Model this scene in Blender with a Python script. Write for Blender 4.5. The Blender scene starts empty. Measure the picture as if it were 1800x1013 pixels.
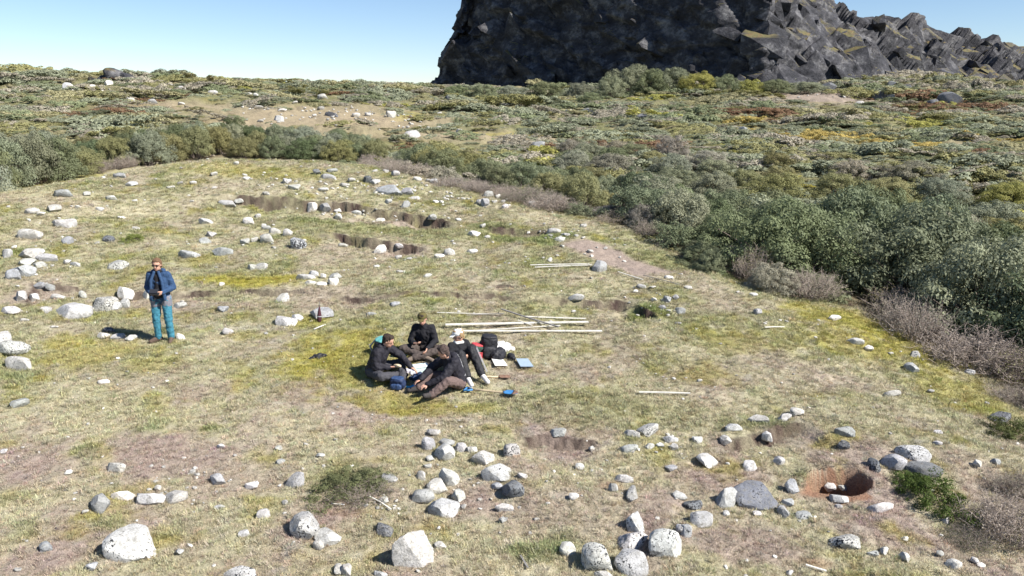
import bpy, bmesh, math, random
import numpy as np
from mathutils import Vector, Matrix, Quaternion
R = math.radians
SC = bpy.context.scene
COL = SC.collection

# ------------------------------------------------------------------ camera
FPX = 1386.0            # focal length in pixels of the 1800 px wide photograph
PITCH = R(13.65)
CAMZ = 5.3
cam_data = bpy.data.cameras.new('camera')
cam_data.sensor_width = 36.0
cam_data.lens = FPX / 1800.0 * 36.0
cam_data.clip_start = 0.1
cam_data.clip_end = 6000
cam = bpy.data.objects.new('camera', cam_data)
COL.objects.link(cam)
cam.location = (0, 0, CAMZ)
cam.rotation_euler = (R(90) - PITCH, 0, 0)
SC.camera = cam

# ------------------------------------------------------------------ sky and sun
SUN_EL = R(43)
SUN_AZ = (0.90, -0.436)          # horizontal direction towards the sun
world = bpy.data.worlds.new('World')
SC.world = world
world.use_nodes = True
wn = world.node_tree.nodes
wl = world.node_tree.links
bg = wn['Background']
sky = wn.new('ShaderNodeTexSky')
sky.sky_type = 'NISHITA'
sky.sun_disc = False
sky.sun_elevation = SUN_EL
sky.sun_rotation = math.atan2(SUN_AZ[0], SUN_AZ[1])
sky.altitude = 1500
sky.air_density = 1.0
sky.dust_density = 0.0
sky.ozone_density = 2.0
tintn = wn.new('ShaderNodeMix'); tintn.data_type = 'RGBA'; tintn.blend_type = 'MULTIPLY'; tintn.inputs[0].default_value = 1.0
tintn.inputs[7].default_value = (0.95, 1.0, 1.09, 1)
wl.new(sky.outputs[0], tintn.inputs[6]); wl.new(tintn.outputs[2], bg.inputs[0])
bg.inputs[1].default_value = 0.068
sun_data = bpy.data.lights.new('sun', 'SUN')
sun_data.energy = 5.0
sun_data.angle = R(0.53)
sun_data.color = (1.0, 0.95, 0.87)
sun = bpy.data.objects.new('sun', sun_data)
COL.objects.link(sun)
sd = Vector((SUN_AZ[0] * math.cos(SUN_EL), SUN_AZ[1] * math.cos(SUN_EL), math.sin(SUN_EL)))
sun.rotation_euler = sd.to_track_quat('Z', 'Y').to_euler()
sun.location = sd * 60
SC.view_settings.view_transform = 'Standard'
SC.view_settings.look = 'None'
SC.view_settings.gamma = 1.0
SC.view_settings.use_curve_mapping = False
SC.view_settings.exposure = 0.9
SC.cycles.max_bounces = 6
SC.cycles.diffuse_bounces = 3
SC.cycles.transparent_max_bounces = 4

# ------------------------------------------------------------------ noise
_rs = np.random.RandomState(7)
_perm = _rs.permutation(256)
_perm = np.concatenate([_perm, _perm, _perm])
_grad = np.stack([np.cos(np.arange(256) * 2.399963), np.sin(np.arange(256) * 2.399963)], 1)

def perlin(x, y):
    x = np.asarray(x, float); y = np.asarray(y, float)
    xi = np.floor(x).astype(int); yi = np.floor(y).astype(int)
    xf = x - xi; yf = y - yi
    u = xf * xf * xf * (xf * (xf * 6 - 15) + 10); v = yf * yf * yf * (yf * (yf * 6 - 15) + 10)
    def g(i, j):
        h = _perm[_perm[(xi + i) & 255] + ((yi + j) & 255)]
        return _grad[h, 0] * (xf - i) + _grad[h, 1] * (yf - j)
    a = g(0, 0); b = g(1, 0); c = g(0, 1); d = g(1, 1)
    return (a + u * (b - a) + v * ((c + u * (d - c)) - (a + u * (b - a)))) * 1.5

def fbm(x, y, f, n=4, seed=0.0):
    o = 0.0; a = 1.0; t = 0.0
    x = np.asarray(x, float); y = np.asarray(y, float)
    for k in range(n):
        o = o + a * perlin(x * f + 17.3 * k + seed, y * f - 9.1 * k + seed * 1.7)
        t += a; a *= 0.55; f *= 2.03
    return o / t * 1.6

def sstep(a, b, x):
    t = np.clip((np.asarray(x, float) - a) / (b - a), 0, 1)
    return t * t * (3 - 2 * t)

# ------------------------------------------------------------------ terrain height
CP, SP = math.cos(PITCH), math.sin(PITCH)
def ray(px, py):
    u = (px - 900.0) / FPX; v = (506.5 - py) / FPX
    return np.array([u, CP + v * SP, -SP + v * CP])

ctrl = []
def cp(px, py, Y):
    d = ray(px, py); ctrl.append(tuple(d / d[1] * Y))
# the grassy mound
for a in [(100, 1013, 7.8), (500, 1013, 7.9), (900, 1013, 8.0), (1300, 1013, 8.1), (1700, 1013, 8.3),
          (0, 800, 10.6), (450, 800, 10.8), (900, 800, 10.9), (1350, 800, 11.1), (1760, 800, 11.4),
          (0, 600, 15.2), (290, 600, 15.4), (700, 600, 15.6), (1100, 600, 15.8), (1500, 600, 16.4),
          (0, 470, 19.6), (300, 470, 20.4), (700, 470, 20.8), (1000, 470, 20.9),
          (50, 380, 24.0), (350, 380, 25.6), (700, 380, 26.4), (950, 400, 25.6),
          (0, 342, 26.5), (200, 305, 31.0), (400, 285, 34.0), (560, 287, 34.0), (700, 305, 32.6), (850, 345, 30.0),
          (1050, 388, 26.8), (1250, 482, 21.4), (1450, 532, 19.4), (1620, 610, 17.0), (1790, 740, 13.3)]:
    cp(*a)
# gully and swale behind the mound, the hillside, the skyline (x, y, z from the camera)
ctrl += [(-19, 31, -4.0), (-13, 38, -3.6), (-7, 39, -3.5), (0, 37, -4.0), (5, 32.5, -4.7), (10, 27, -5.5), (13.5, 24.5, -5.8), (17, 24, -6.1),
         (19, 19.5, -6.3), (17, 14, -6.5), (21, 30, -5.6)]
for a in [(1500, 300, 40), (1500, 250, 55), (1500, 180, 88), (1500, 137, 122), (1750, 300, 39), (1750, 200, 74), (1780, 132, 130),
          (1150, 310, 40), (1150, 230, 62), (1150, 164, 104), (900, 258, 55), (900, 200, 82), (900, 168, 118),
          (500, 232, 58), (500, 190, 78), (600, 156, 108), (420, 156, 104), (220, 230, 54), (250, 180, 74), (230, 139, 98), (60, 139, 98), (20, 230, 50), (-80, 180, 72)]:
    cp(*a)
ctrl += [(-42, 20, -3.6), (42, 12, -6.6), (-70, 60, -0.2), (80, 60, -2.4), (-100, 105, 3.6), (120, 120, 4.0), (0, 135, 2.2), (50, 150, 4), (-40, 130, 2.6),
         (0, -40, -6.5), (-60, -40, -6.0), (60, -40, -7.0), (-90, 0, -4.5), (90, 0, -6.5), (0, 0, -5.9), (-15, 3, -5.6), (15, 3, -6.1),
         (0, -130, -7), (-130, -60, -5), (130, -60, -6), (-130, 60, 0.5), (150, 70, 0)]
ctrl = np.array(ctrl)
def _U(r2):
    return np.where(r2 > 1e-12, r2 * np.log(np.maximum(r2, 1e-12)), 0.0)
def _fit(P):
    n = len(P); S = 0.02
    xy = P[:, :2] * S
    K = _U(((xy[:, None, :] - xy[None]) ** 2).sum(2)) + np.eye(n) * 2e-4
    Q = np.concatenate([np.ones((n, 1)), xy], 1)
    A = np.zeros((n + 3, n + 3)); A[:n, :n] = K; A[:n, n:] = Q; A[n:, :n] = Q.T
    return xy, np.linalg.solve(A, np.concatenate([P[:, 2], np.zeros(3)]))
_txy, _tw = _fit(ctrl)

def h_base(x, y):
    x = np.atleast_1d(np.asarray(x, float)); y = np.atleast_1d(np.asarray(y, float))
    shp = x.shape; x = x.ravel(); y = y.ravel()
    r = np.hypot(x, y); k = np.minimum(1.0, 128.0 / np.maximum(r, 1e-6))
    xs, ys = x * k * 0.02, y * k * 0.02
    z = _tw[-3] + _tw[-2] * xs + _tw[-1] * ys
    for i in range(len(_txy)):
        z += _tw[i] * _U((xs - _txy[i, 0]) ** 2 + (ys - _txy[i, 1]) ** 2)
    z = z - 0.045 * np.maximum(r - 128.0, 0) + CAMZ
    return z.reshape(shp)

_TR = np.concatenate([np.linspace(4, 40, 900), np.linspace(40.1, 170, 1300)])
def hit(px, py, fn):
    d = ray(px, py); h = math.hypot(d[0], d[1])
    t = _TR / h
    x = d[0] * t; y = d[1] * t; z = CAMZ + d[2] * t
    g = fn(x, y) - z
    i = np.argmax(g > 0)
    if g[i] <= 0:
        i = len(t) - 1
        return Vector((x[i], y[i], float(fn(x[i], y[i])[0])))
    if i == 0:
        i = 1
    f = g[i - 1] / (g[i - 1] - g[i])
    tt = t[i - 1] + f * (t[i] - t[i - 1])
    return Vector((d[0] * tt, d[1] * tt, CAMZ + d[2] * tt))

# turf scarps cut by the excavation and by wear: pixel polyline, drop, fade length
def wpts(pl): return [hit(a, b, h_base) for a, b in pl]
SCARPS = [
    (wpts([(330, 347), (400, 346), (480, 350), (545, 352), (620, 360), (700, 374), (760, 382), (800, 392), (812, 402)]), 0.32, 1.5),
    (wpts([(845, 396), (900, 402), (950, 406), (985, 414)]), 0.22, 1.0),
    (wpts([(540, 410), (600, 412), (640, 422), (690, 427), (730, 432), (760, 436)]), 0.24, 1.1),
    (wpts([(150, 508), (220, 508), (300, 512), (380, 510), (470, 510), (560, 516)]), 0.15, 1.0),
    (wpts([(930, 525), (980, 524), (1040, 524), (1090, 527), (1118, 528)]), 0.19, 0.8),
    (wpts([(1116, 530), (1135, 540), (1160, 556)]), 0.22, 0.7),
    (wpts([(905, 778), (950, 776), (1010, 777), (1060, 783)]), 0.11, 0.5),
    (wpts([(1235, 775), (1290, 770), (1340, 762), (1380, 753), (1424, 747)]), 0.13, 0.5),
    (wpts([(860, 505), (890, 503), (915, 505)]), 0.08, 0.4),
    (wpts([(540, 517), (640, 524), (740, 522), (840, 520), (935, 524)]), 0.09, 0.6),
    (wpts([(60, 545), (40, 520), (60, 500), (120, 502), (160, 507)]), 0.12, 0.6),
]
PIT = hit(1474, 846, h_base)
def scarp_fields(x, y):
    """height change and bare soil mask of all scarps"""
    dz = np.zeros_like(x); soil = np.zeros_like(x)
    nz = fbm(x, y, 4.5, 3, 4.2); nl = fbm(x, y, 0.8, 2, 14.2)
    for pts, drop, L in SCARPS:
        P = np.array([[p.x, p.y] for p in pts])
        lo = P.min(0) - 4; hi = P.max(0) + 4
        m = (x > lo[0]) & (x < hi[0]) & (y > lo[1]) & (y < hi[1])
        if not m.any(): continue
        xx = x[m]; yy = y[m]
        best = np.full(xx.shape, 1e9); sgn = np.zeros(xx.shape); par = np.zeros(xx.shape)
        seg = np.hypot(*(P[1:] - P[:-1]).T); cum = np.concatenate([[0], np.cumsum(seg)])
        for i in range(len(P) - 1):
            a = P[i]; d = (P[i + 1] - a) / seg[i]
            t = np.clip((xx - a[0]) * d[0] + (yy - a[1]) * d[1], 0, seg[i])
            qx = xx - a[0] - d[0] * t; qy = yy - a[1] - d[1] * t
            q = np.hypot(qx, qy)
            k = q < best
            best = np.where(k, q, best); par = np.where(k, cum[i] + t, par)
            sgn = np.where(k, np.where(d[0] * qy - d[1] * qx < 0, 1, -1), sgn)
        s = best * sgn + nz[m] * 0.045 + nl[m] * 0.16
        u = par / cum[-1]
        w = sstep(0, 0.22, u) * sstep(1, 0.84, u) * (0.95 + 0.6 * fbm(xx, yy, 1.1, 3, 8.8))
        w = np.clip(w, 0, 1.3)
        off = (best < 3.5)
        dz[m] += np.where(off, -1.25 * drop * w * sstep(0.0, 0.07, s) * np.exp(-np.maximum(s, 0) / L), 0)
        so = w * sstep(-0.04 - 0.22 * drop, -0.01 - 0.1 * drop, s) * sstep(0.09 + 0.6 * drop, 0.03 + 0.3 * drop, s) * off
        soil[m] = np.maximum(soil[m], np.clip(so * 1.3, 0, 1))
    return dz, soil

def pit_fields(x, y):
    dx = x - PIT.x; dy = y - PIT.y
    n = fbm(x, y, 3.0, 2, 2.2)
    q = np.hypot((dx - 0.02) / 0.46, dy / 0.34) + n * 0.10
    d = -0.62 * sstep(1.0, 0.78, q) * sstep(-0.95, 0.15, dy / 0.40)
    rim = 0.05 * np.exp(-((q - 1.2) / 0.25) ** 2) * (dy > -0.1)
    q2 = np.hypot((dx + 0.14) / 0.56, (dy + 0.20) / 0.42) + n * 0.25
    return d + rim, np.clip(np.maximum(sstep(1.05, 0.6, q2), sstep(1.06, 0.98, q)), 0, 1)

def micro(x, y):
    r = np.hypot(x, y)
    a = 0.05 * fbm(x, y, 0.8, 3, 1.1) + 0.028 * fbm(x, y, 3.4, 3, 3.3)
    far = sstep(36, 60, r)
    return a * (1 + 2.0 * far) + far * 0.35 * fbm(x, y, 0.16, 3, 6.0) + 0.10 * fbm(x, y, 0.28, 2, 9.0)

def H(x, y):
    x = np.atleast_1d(np.asarray(x, float)); y = np.atleast_1d(np.asarray(y, float))
    z = h_base(x, y) + micro(x, y)
    d, s = scarp_fields(x, y); p, rs = pit_fields(x, y)
    return z + d + p

def at(px, py): return hit(px, py, H)
def Hz(x, y): return float(H(x, y)[0])
def depth(P): return P[1] * CP - (P[2] - CAMZ) * SP
def to_px(P):
    d = depth(P)
    return 900 + FPX * P[0] / d, 506.5 - FPX * (P[1] * SP + (P[2] - CAMZ) * CP) / d

# edge of the open grass as distance from the camera by bearing
_edge_px = [(-250, 420), (-100, 370), (0, 341), (130, 312), (230, 297), (400, 281), (560, 284), (650, 292), (700, 303), (770, 322), (850, 345), (950, 366), (1050, 387),
            (1150, 432), (1250, 482), (1350, 512), (1450, 533), (1540, 552), (1600, 602), (1700, 648), (1800, 715), (1900, 760)]
_ew = [hit(a, b, h_base) for a, b in _edge_px]
_eth = np.array([math.atan2(p.x, p.y) for p in _ew]); _er = np.array([math.hypot(p.x, p.y) for p in _ew])
_o = np.argsort(_eth); _eth = _eth[_o]; _er = _er[_o]
def edge_r(x, y): return np.interp(np.arctan2(x, y), _eth, _er)

# ------------------------------------------------------------------ ground colours (albedo by what grows or lies there)
STRAW = np.array([0.47, 0.425, 0.30]); OLIVE = np.array([0.272, 0.276, 0.132]); MOSS = np.array([0.335, 0.300, 0.060]); HEATH = np.array([0.355, 0.28, 0.245])
GREEN = np.array([0.17, 0.22, 0.06]); SOIL = np.array([0.085, 0.058, 0.050]); REDSOIL = np.array([0.30, 0.175, 0.115]); TAN = np.array([0.34, 0.275, 0.19])
LITTER = np.array([0.17, 0.14, 0.09]); PALE = np.array([0.50, 0.46, 0.40]); RUST = np.array([0.22, 0.12, 0.06]); DUST = np.array([0.32, 0.255, 0.22])
# (pixel x, pixel y, radius x, radius y, colour, strength)
PATCH = [
    (620, 630, 130, 55, MOSS, .75), (470, 495, 90, 12, MOSS, .9), (380, 492, 60, 8, MOSS, .8), (560, 615, 60, 40, MOSS, .5), (800, 715, 110, 14, MOSS, .6), (700, 700, 90, 22, MOSS, .6),
    (150, 625, 90, 30, MOSS, .55), (120, 600, 40, 18, MOSS, .6), (70, 670, 30, 7, MOSS, .7), (270, 640, 60, 15, MOSS, .4), (360, 455, 40, 10, MOSS, .5), (540, 565, 50, 15, MOSS, .6), (430, 590, 40, 10, MOSS, .4),
    (1500, 565, 130, 22, MOSS, .8), (1620, 620, 110, 22, MOSS, .6), (1690, 690, 80, 40, MOSS, .55), (1500, 600, 120, 25, MOSS, .55), (1240, 660, 70, 25, MOSS, .5), (1300, 600, 90, 25, MOSS, .4), (1500, 520, 60, 10, GREEN, .7), (1560, 545, 60, 10, GREEN, .5),
    (920, 415, 80, 10, GREEN, .8), (980, 425, 60, 9, GREEN, .6), (860, 395, 60, 6, GREEN, .5), (560, 385, 90, 5, GREEN, .5), (1290, 492, 30, 8, GREEN, .8), (1140, 545, 40, 12, GREEN, .6),
    (1340, 742, 90, 12, GREEN, .45), (1180, 460, 120, 18, OLIVE, .8), (800, 410, 250, 12, OLIVE, .6), (600, 395, 220, 10, OLIVE, .6), (450, 300, 160, 14, MOSS, .45), (60, 330, 60, 10, MOSS, .5), (150, 795, 32, 15, GREEN, .55), (365, 752, 35, 9, GREEN, .45), (190, 915, 60, 18, OLIVE, .7), (45, 935, 30, 18, GREEN, .35), (150, 905, 28, 10, MOSS, .5),
    (280, 800, 150, 40, HEATH, .75), (420, 840, 120, 35, HEATH, .5), (90, 830, 70, 30, HEATH, .5), (1290, 960, 150, 45, HEATH, .75), (1000, 900, 160, 50, HEATH, .45), (1160, 880, 60, 30, HEATH, .5), (40, 990, 60, 25, HEATH, .6),
    (620, 660, 40, 60, OLIVE, .2), (1050, 720, 200, 40, OLIVE, .45), (740, 745, 120, 18, STRAW, .6), (520, 760, 120, 20, STRAW, .5), (150, 690, 150, 25, STRAW, .3), (1250, 700, 150, 20, STRAW, .35),
    (60, 520, 60, 28, HEATH, .6), (300, 530, 160, 14, HEATH, .45), (600, 445, 120, 18, HEATH, .35), (700, 435, 80, 10, HEATH, .4), (400, 540, 130, 18, DUST, .3), (600, 525, 100, 22, HEATH, .35), (390, 575, 120, 9, PALE, .35),
    (700, 385, 90, 6, DUST, .8), (1085, 462, 75, 22, DUST, .0), (920, 410, 30, 4, DUST, .7), (610, 840, 70, 30, OLIVE, .6), (600, 905, 60, 8, REDSOIL, .35), (1080, 860, 30, 10, RUST, .4), (1440, 995, 40, 12, REDSOIL, .5),
]
_pw = []
def _addpatch(px, py, rx, ry, c, s):
    P = hit(px, py, h_base); q = hit(px, py + max(2, min(6, ry * .5)), h_base); dd = depth(P)
    my = max(math.hypot(P.x - q.x, P.y - q.y) / max(2, min(6, ry * .5)) * ry, 0.1)
    _pw.append((P.x, P.y, rx * dd / FPX, min(my, 14.0), c, s))
for a in PATCH: _addpatch(*a)
FARP = [(560, 205, 190, 24, TAN, .95), (330, 185, 90, 10, TAN, .8), (800, 240, 130, 11, TAN, .9), (950, 247, 60, 8, TAN, .9), (1440, 170, 100, 16, DUST, .95), (120, 255, 70, 8, TAN, .5), (430, 220, 60, 12, TAN, .6), (700, 215, 90, 9, TAN, .7),
        (100, 128, 60, 3, RUST, .8), (250, 125, 30, 4, RUST, .8), (230, 190, 60, 8, RUST, .35), (1090, 268, 90, 10, RUST, .75), (1660, 190, 60, 8, RUST, .8), (1620, 200, 90, 8, RUST, .5), (1300, 205, 80, 10, RUST, .5), (1530, 135, 60, 5, RUST, .7), (1700, 135, 90, 6, RUST, .6), (1100, 190, 60, 4, RUST, .5), (950, 235, 40, 4, MOSS, .7), (860, 238, 40, 4, MOSS, .6), (720, 205, 30, 6, MOSS, .6), (1700, 170, 70, 8, OLIVE, .6)]
_fw = []
for a in FARP:
    _addpatch(*a); _fw.append(_pw.pop())
# dusty trench floor, a slanted strip
_TA, _TB = hit(1000, 422, h_base), hit(1162, 484, h_base)
def bare_far(x, y):
    b = np.zeros_like(x)
    n = fbm(x, y, 0.35, 3, 5.5)
    for cx, cy, rx, ry, c, s in _fw:
        if c is TAN or c is DUST:
            q = np.hypot((x - cx) / rx, (y - cy) / ry) + n * 0.35
            b = np.maximum(b, s * sstep(1.45, 0.5, q))
    return b

def gcolor(x, y):
    """linear albedo of the ground cover and a mask of bare soil"""
    x = np.asarray(x, float); y = np.asarray(y, float)
    r = np.hypot(x, y)
    n1 = fbm(x, y, 0.35, 4, 0.3); n2 = fbm(x, y, 1.1, 4, 5.1); n3 = fbm(x, y, 3.1, 3, 2.7); n4 = fbm(x, y * 0.7, 0.7, 3, 12.0)
    def mix(c, d, w): return c * (1 - w[:, None]) + d * w[:, None]
    c = np.repeat(STRAW[None], len(x), 0)
    c = mix(c, OLIVE, np.clip(0.60 + 0.60 * n1 + 0.45 * n2, 0, 1) * (0.34 + 0.52 * sstep(11, 18, r)))
    c = mix(c, HEATH, np.clip(n4 * 1.5 + 0.28 + 0.3 * n2, 0, 1) * (0.38 + 0.5 * sstep(17, 11, r)))
    c = mix(c, MOSS, np.clip(n2 * 1.8 - 0.45 + 0.6 * n1, 0, 1) * 0.55)
    c = mix(c, GREEN, np.clip(fbm(x, y, 0.8, 3, 31.0) * 2.2 - 0.95, 0, 1) * 0.55)
    c = mix(c, PALE, np.clip(n3 * 1.6 - 0.45, 0, 1) * 0.45)
    for cx, cy, rx, ry, k, s in _pw:
        m = (np.abs(x - cx) < rx * 1.7) & (np.abs(y - cy) < ry * 1.7)
        if m.any():
            q = np.hypot((x[m] - cx) / rx, (y[m] - cy) / ry) + 0.4 * n2[m] + 0.3 * n3[m]
            c[m] = mix(c[m], k, s * sstep(1.2, 0.45, q))
    ax, ay = _TB.x - _TA.x, _TB.y - _TA.y; L2 = ax * ax + ay * ay
    t = ((x - _TA.x) * ax + (y - _TA.y) * ay) / L2
    qd = np.abs((x - _TA.x) * ay - (y - _TA.y) * ax) / math.sqrt(L2)
    tr = sstep(-0.05, 0.12, t) * sstep(1.05, 0.9, t) * sstep(0.75, 0.4, qd + 0.15 * n2 - 0.15 * t)
    c = mix(c, DUST, tr * 0.95)
    # outside the mound
    e = edge_r(x, y); out = sstep(-0.4, 0.9, r - e + 0.6 * n2)
    far = sstep(1.5, 6.0, r - e)
    hill = np.repeat((OLIVE * 0.62)[None], len(x), 0)
    hill = mix(hill, TAN * 0.8, np.clip(0.35 + 1.1 * n1, 0, 1) * 0.6)
    hill = hill * (1 + 0.45 * fbm(x, y, 1.3, 4, 66.0))[:, None]
    hill = mix(hill, RUST, np.clip(fbm(x, y, 0.16, 3, 40.0) * 1.8 - 0.6, 0, 1) * 0.35)
    hill = mix(hill, MOSS * 0.6, np.clip(fbm(x, y, 0.25, 3, 51.0) * 1.8 - 0.5, 0, 1) * 0.5)
    for cx, cy, rx, ry, k, s in _fw:
        m = (np.abs(x - cx) < rx * 1.7) & (np.abs(y - cy) < ry * 1.7)
        if m.any():
            q = np.hypot((x[m] - cx) / rx, (y[m] - cy) / ry) + 0.45 * n1[m]
            hill[m] = mix(hill[m], k, s * 0.85 * sstep(1.45, 0.4, q))
    o = mix(np.repeat(LITTER[None], len(x), 0), hill, far)
    c = mix(c, o, out)
    d, soil = scarp_fields(x, y); p, red = pit_fields(x, y)
    c = mix(c, SOIL * 0.9, np.clip(soil * (0.75 + 0.5 * n3), 0, 1))
    c = mix(c, REDSOIL, np.clip(red * (1.0 + 0.3 * n3), 0, 1))
    bare = np.maximum(np.maximum(soil, red), tr * 0.9)
    c = c * (1 + 0.13 * fbm(x, y, 6.0, 2, 7.7))[:, None]
    return np.clip(c, 0.01, 0.8), np.clip(bare, 0, 1)

# ------------------------------------------------------------------ materials
def new_mat(name):
    m = bpy.data.materials.new(name); m.use_nodes = True
    nt = m.node_tree
    b = nt.nodes['Principled BSDF']
    return m, nt, b
def N(nt, t, **kw):
    n = nt.nodes.new(t)
    for k, v in kw.items(): setattr(n, k, v)
    return n
def noise_node(nt, scale, detail=4, rough=0.6, vec=None):
    n = N(nt, 'ShaderNodeTexNoise'); n.inputs['Scale'].default_value = scale; n.inputs['Detail'].default_value = detail; n.inputs['Roughness'].default_value = rough
    if vec is not None: nt.links.new(vec, n.inputs['Vector'])
    return n
def ramp(nt, fac, stops):
    r = N(nt, 'ShaderNodeValToRGB'); nt.links.new(fac, r.inputs[0])
    el = r.color_ramp.elements
    while len(el) < len(stops): el.new(0.5)
    for e, (p, c) in zip(el, stops):
        e.position = p; e.color = (c, c, c, 1) if not isinstance(c, (tuple, list)) else (*c, 1)
    return r
def mixc(nt, fac, a, b, mode='MIX'):
    m = N(nt, 'ShaderNodeMix', data_type='RGBA', blend_type=mode)
    def s(i, v):
        if isinstance(v, (int, float)): m.inputs[i].default_value = v if i == 0 else (v, v, v, 1)
        elif isinstance(v, tuple): m.inputs[i].default_value = (*v, 1)
        else: nt.links.new(v, m.inputs[i])
    s(0, fac); s(6, a); s(7, b)
    return m.outputs[2]
def bump(nt, b, h, strength, dist):
    n = N(nt, 'ShaderNodeBump'); n.inputs['Strength'].default_value = strength; n.inputs['Distance'].default_value = dist
    nt.links.new(h, n.inputs['Height']); nt.links.new(n.outputs[0], b.inputs['Normal'])

def mat_plain(name, col, rough=0.85, nscale=30, namt=0.25, bstr=0.3, metal=0.0, spec=0.3):
    m, nt, b = new_mat(name)
    tc = N(nt, 'ShaderNodeTexCoord')
    n = noise_node(nt, nscale, 4, 0.6, tc.outputs['Object'])
    r = ramp(nt, n.outputs[0], [(0.3, 1 - namt), (0.7, 1 + namt)])
    nt.links.new(mixc(nt, 1.0, col, r.outputs[0], 'MULTIPLY'), b.inputs['Base Color'])
    b.inputs['Roughness'].default_value = rough; b.inputs['Metallic'].default_value = metal
    b.inputs['Specular IOR Level'].default_value = spec
    if bstr: bump(nt, b, n.outputs[0], bstr, 0.01)
    return m

def ground_mat():
    m, nt, b = new_mat('ground_cover')
    at_ = N(nt, 'ShaderNodeAttribute', attribute_name='col')
    g = N(nt, 'ShaderNodeNewGeometry')
    n1 = noise_node(nt, 9.0, 6, 0.72, g.outputs['Position'])
    n2 = noise_node(nt, 34.0, 5, 0.7, g.outputs['Position'])
    n3 = noise_node(nt, 95.0, 3, 0.6, g.outputs['Position'])
    r1 = ramp(nt, n1.outputs[0], [(0.28, 0.76), (0.55, 1.0), (0.75, 1.14)])
    r2 = ramp(nt, n2.outputs[0], [(0.30, 0.6), (0.5, 1.0), (0.72, 1.22)])
    c = mixc(nt, 1.0, at_.outputs['Color'], r1.outputs[0], 'MULTIPLY')
    c = mixc(nt, 0.85, c, r2.outputs[0], 'MULTIPLY')
    lk = ramp(nt, n3.outputs[0], [(0.60, 0.0), (0.72, 0.5)])
    c = mixc(nt, lk.outputs[0], c, (0.55, 0.49, 0.38))
    nt.links.new(c, b.inputs['Base Color'])
    b.inputs['Roughness'].default_value = 0.95; b.inputs['Specular IOR Level'].default_value = 0.1
    mx = N(nt, 'ShaderNodeMath', operation='ADD'); nt.links.new(n1.outputs[0], mx.inputs[0]); nt.links.new(n2.outputs[0], mx.inputs[1])
    bump(nt, b, mx.outputs[0], 0.8, 0.05)
    return m

def leaf_mat(name, source, attr='tint', gloss=0.65, trans=0.28):
    """leaves tinted by the object colour or by the colour stored on each scattered plant"""
    m, nt, b = new_mat(name)
    if source == 'OBJECT':
        oi = N(nt, 'ShaderNodeObjectInfo'); base = oi.outputs['Color']
    else:
        a = N(nt, 'ShaderNodeAttribute', attribute_name=attr, attribute_type='INSTANCER'); base = a.outputs['Color']
    va = N(nt, 'ShaderNodeAttribute', attribute_name='leafvar')
    r = ramp(nt, va.outputs['Fac'], [(0.0, 0.72), (0.5, 1.0), (1.0, 1.25)])
    c = mixc(nt, 1.0, base, r.outputs[0], 'MULTIPLY')
    nt.links.new(c, b.inputs['Base Color'])
    b.inputs['Roughness'].default_value = gloss; b.inputs['Specular IOR Level'].default_value = 0.2
    t = N(nt, 'ShaderNodeBsdfTranslucent'); nt.links.new(c, t.inputs['Color'])
    mx = N(nt, 'ShaderNodeMixShader'); mx.inputs[0].default_value = trans
    nt.links.new(b.outputs[0], mx.inputs[1]); nt.links.new(t.outputs[0], mx.inputs[2])
    nt.links.new(mx.outputs[0], nt.nodes['Material Output'].inputs[0])
    return m

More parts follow.
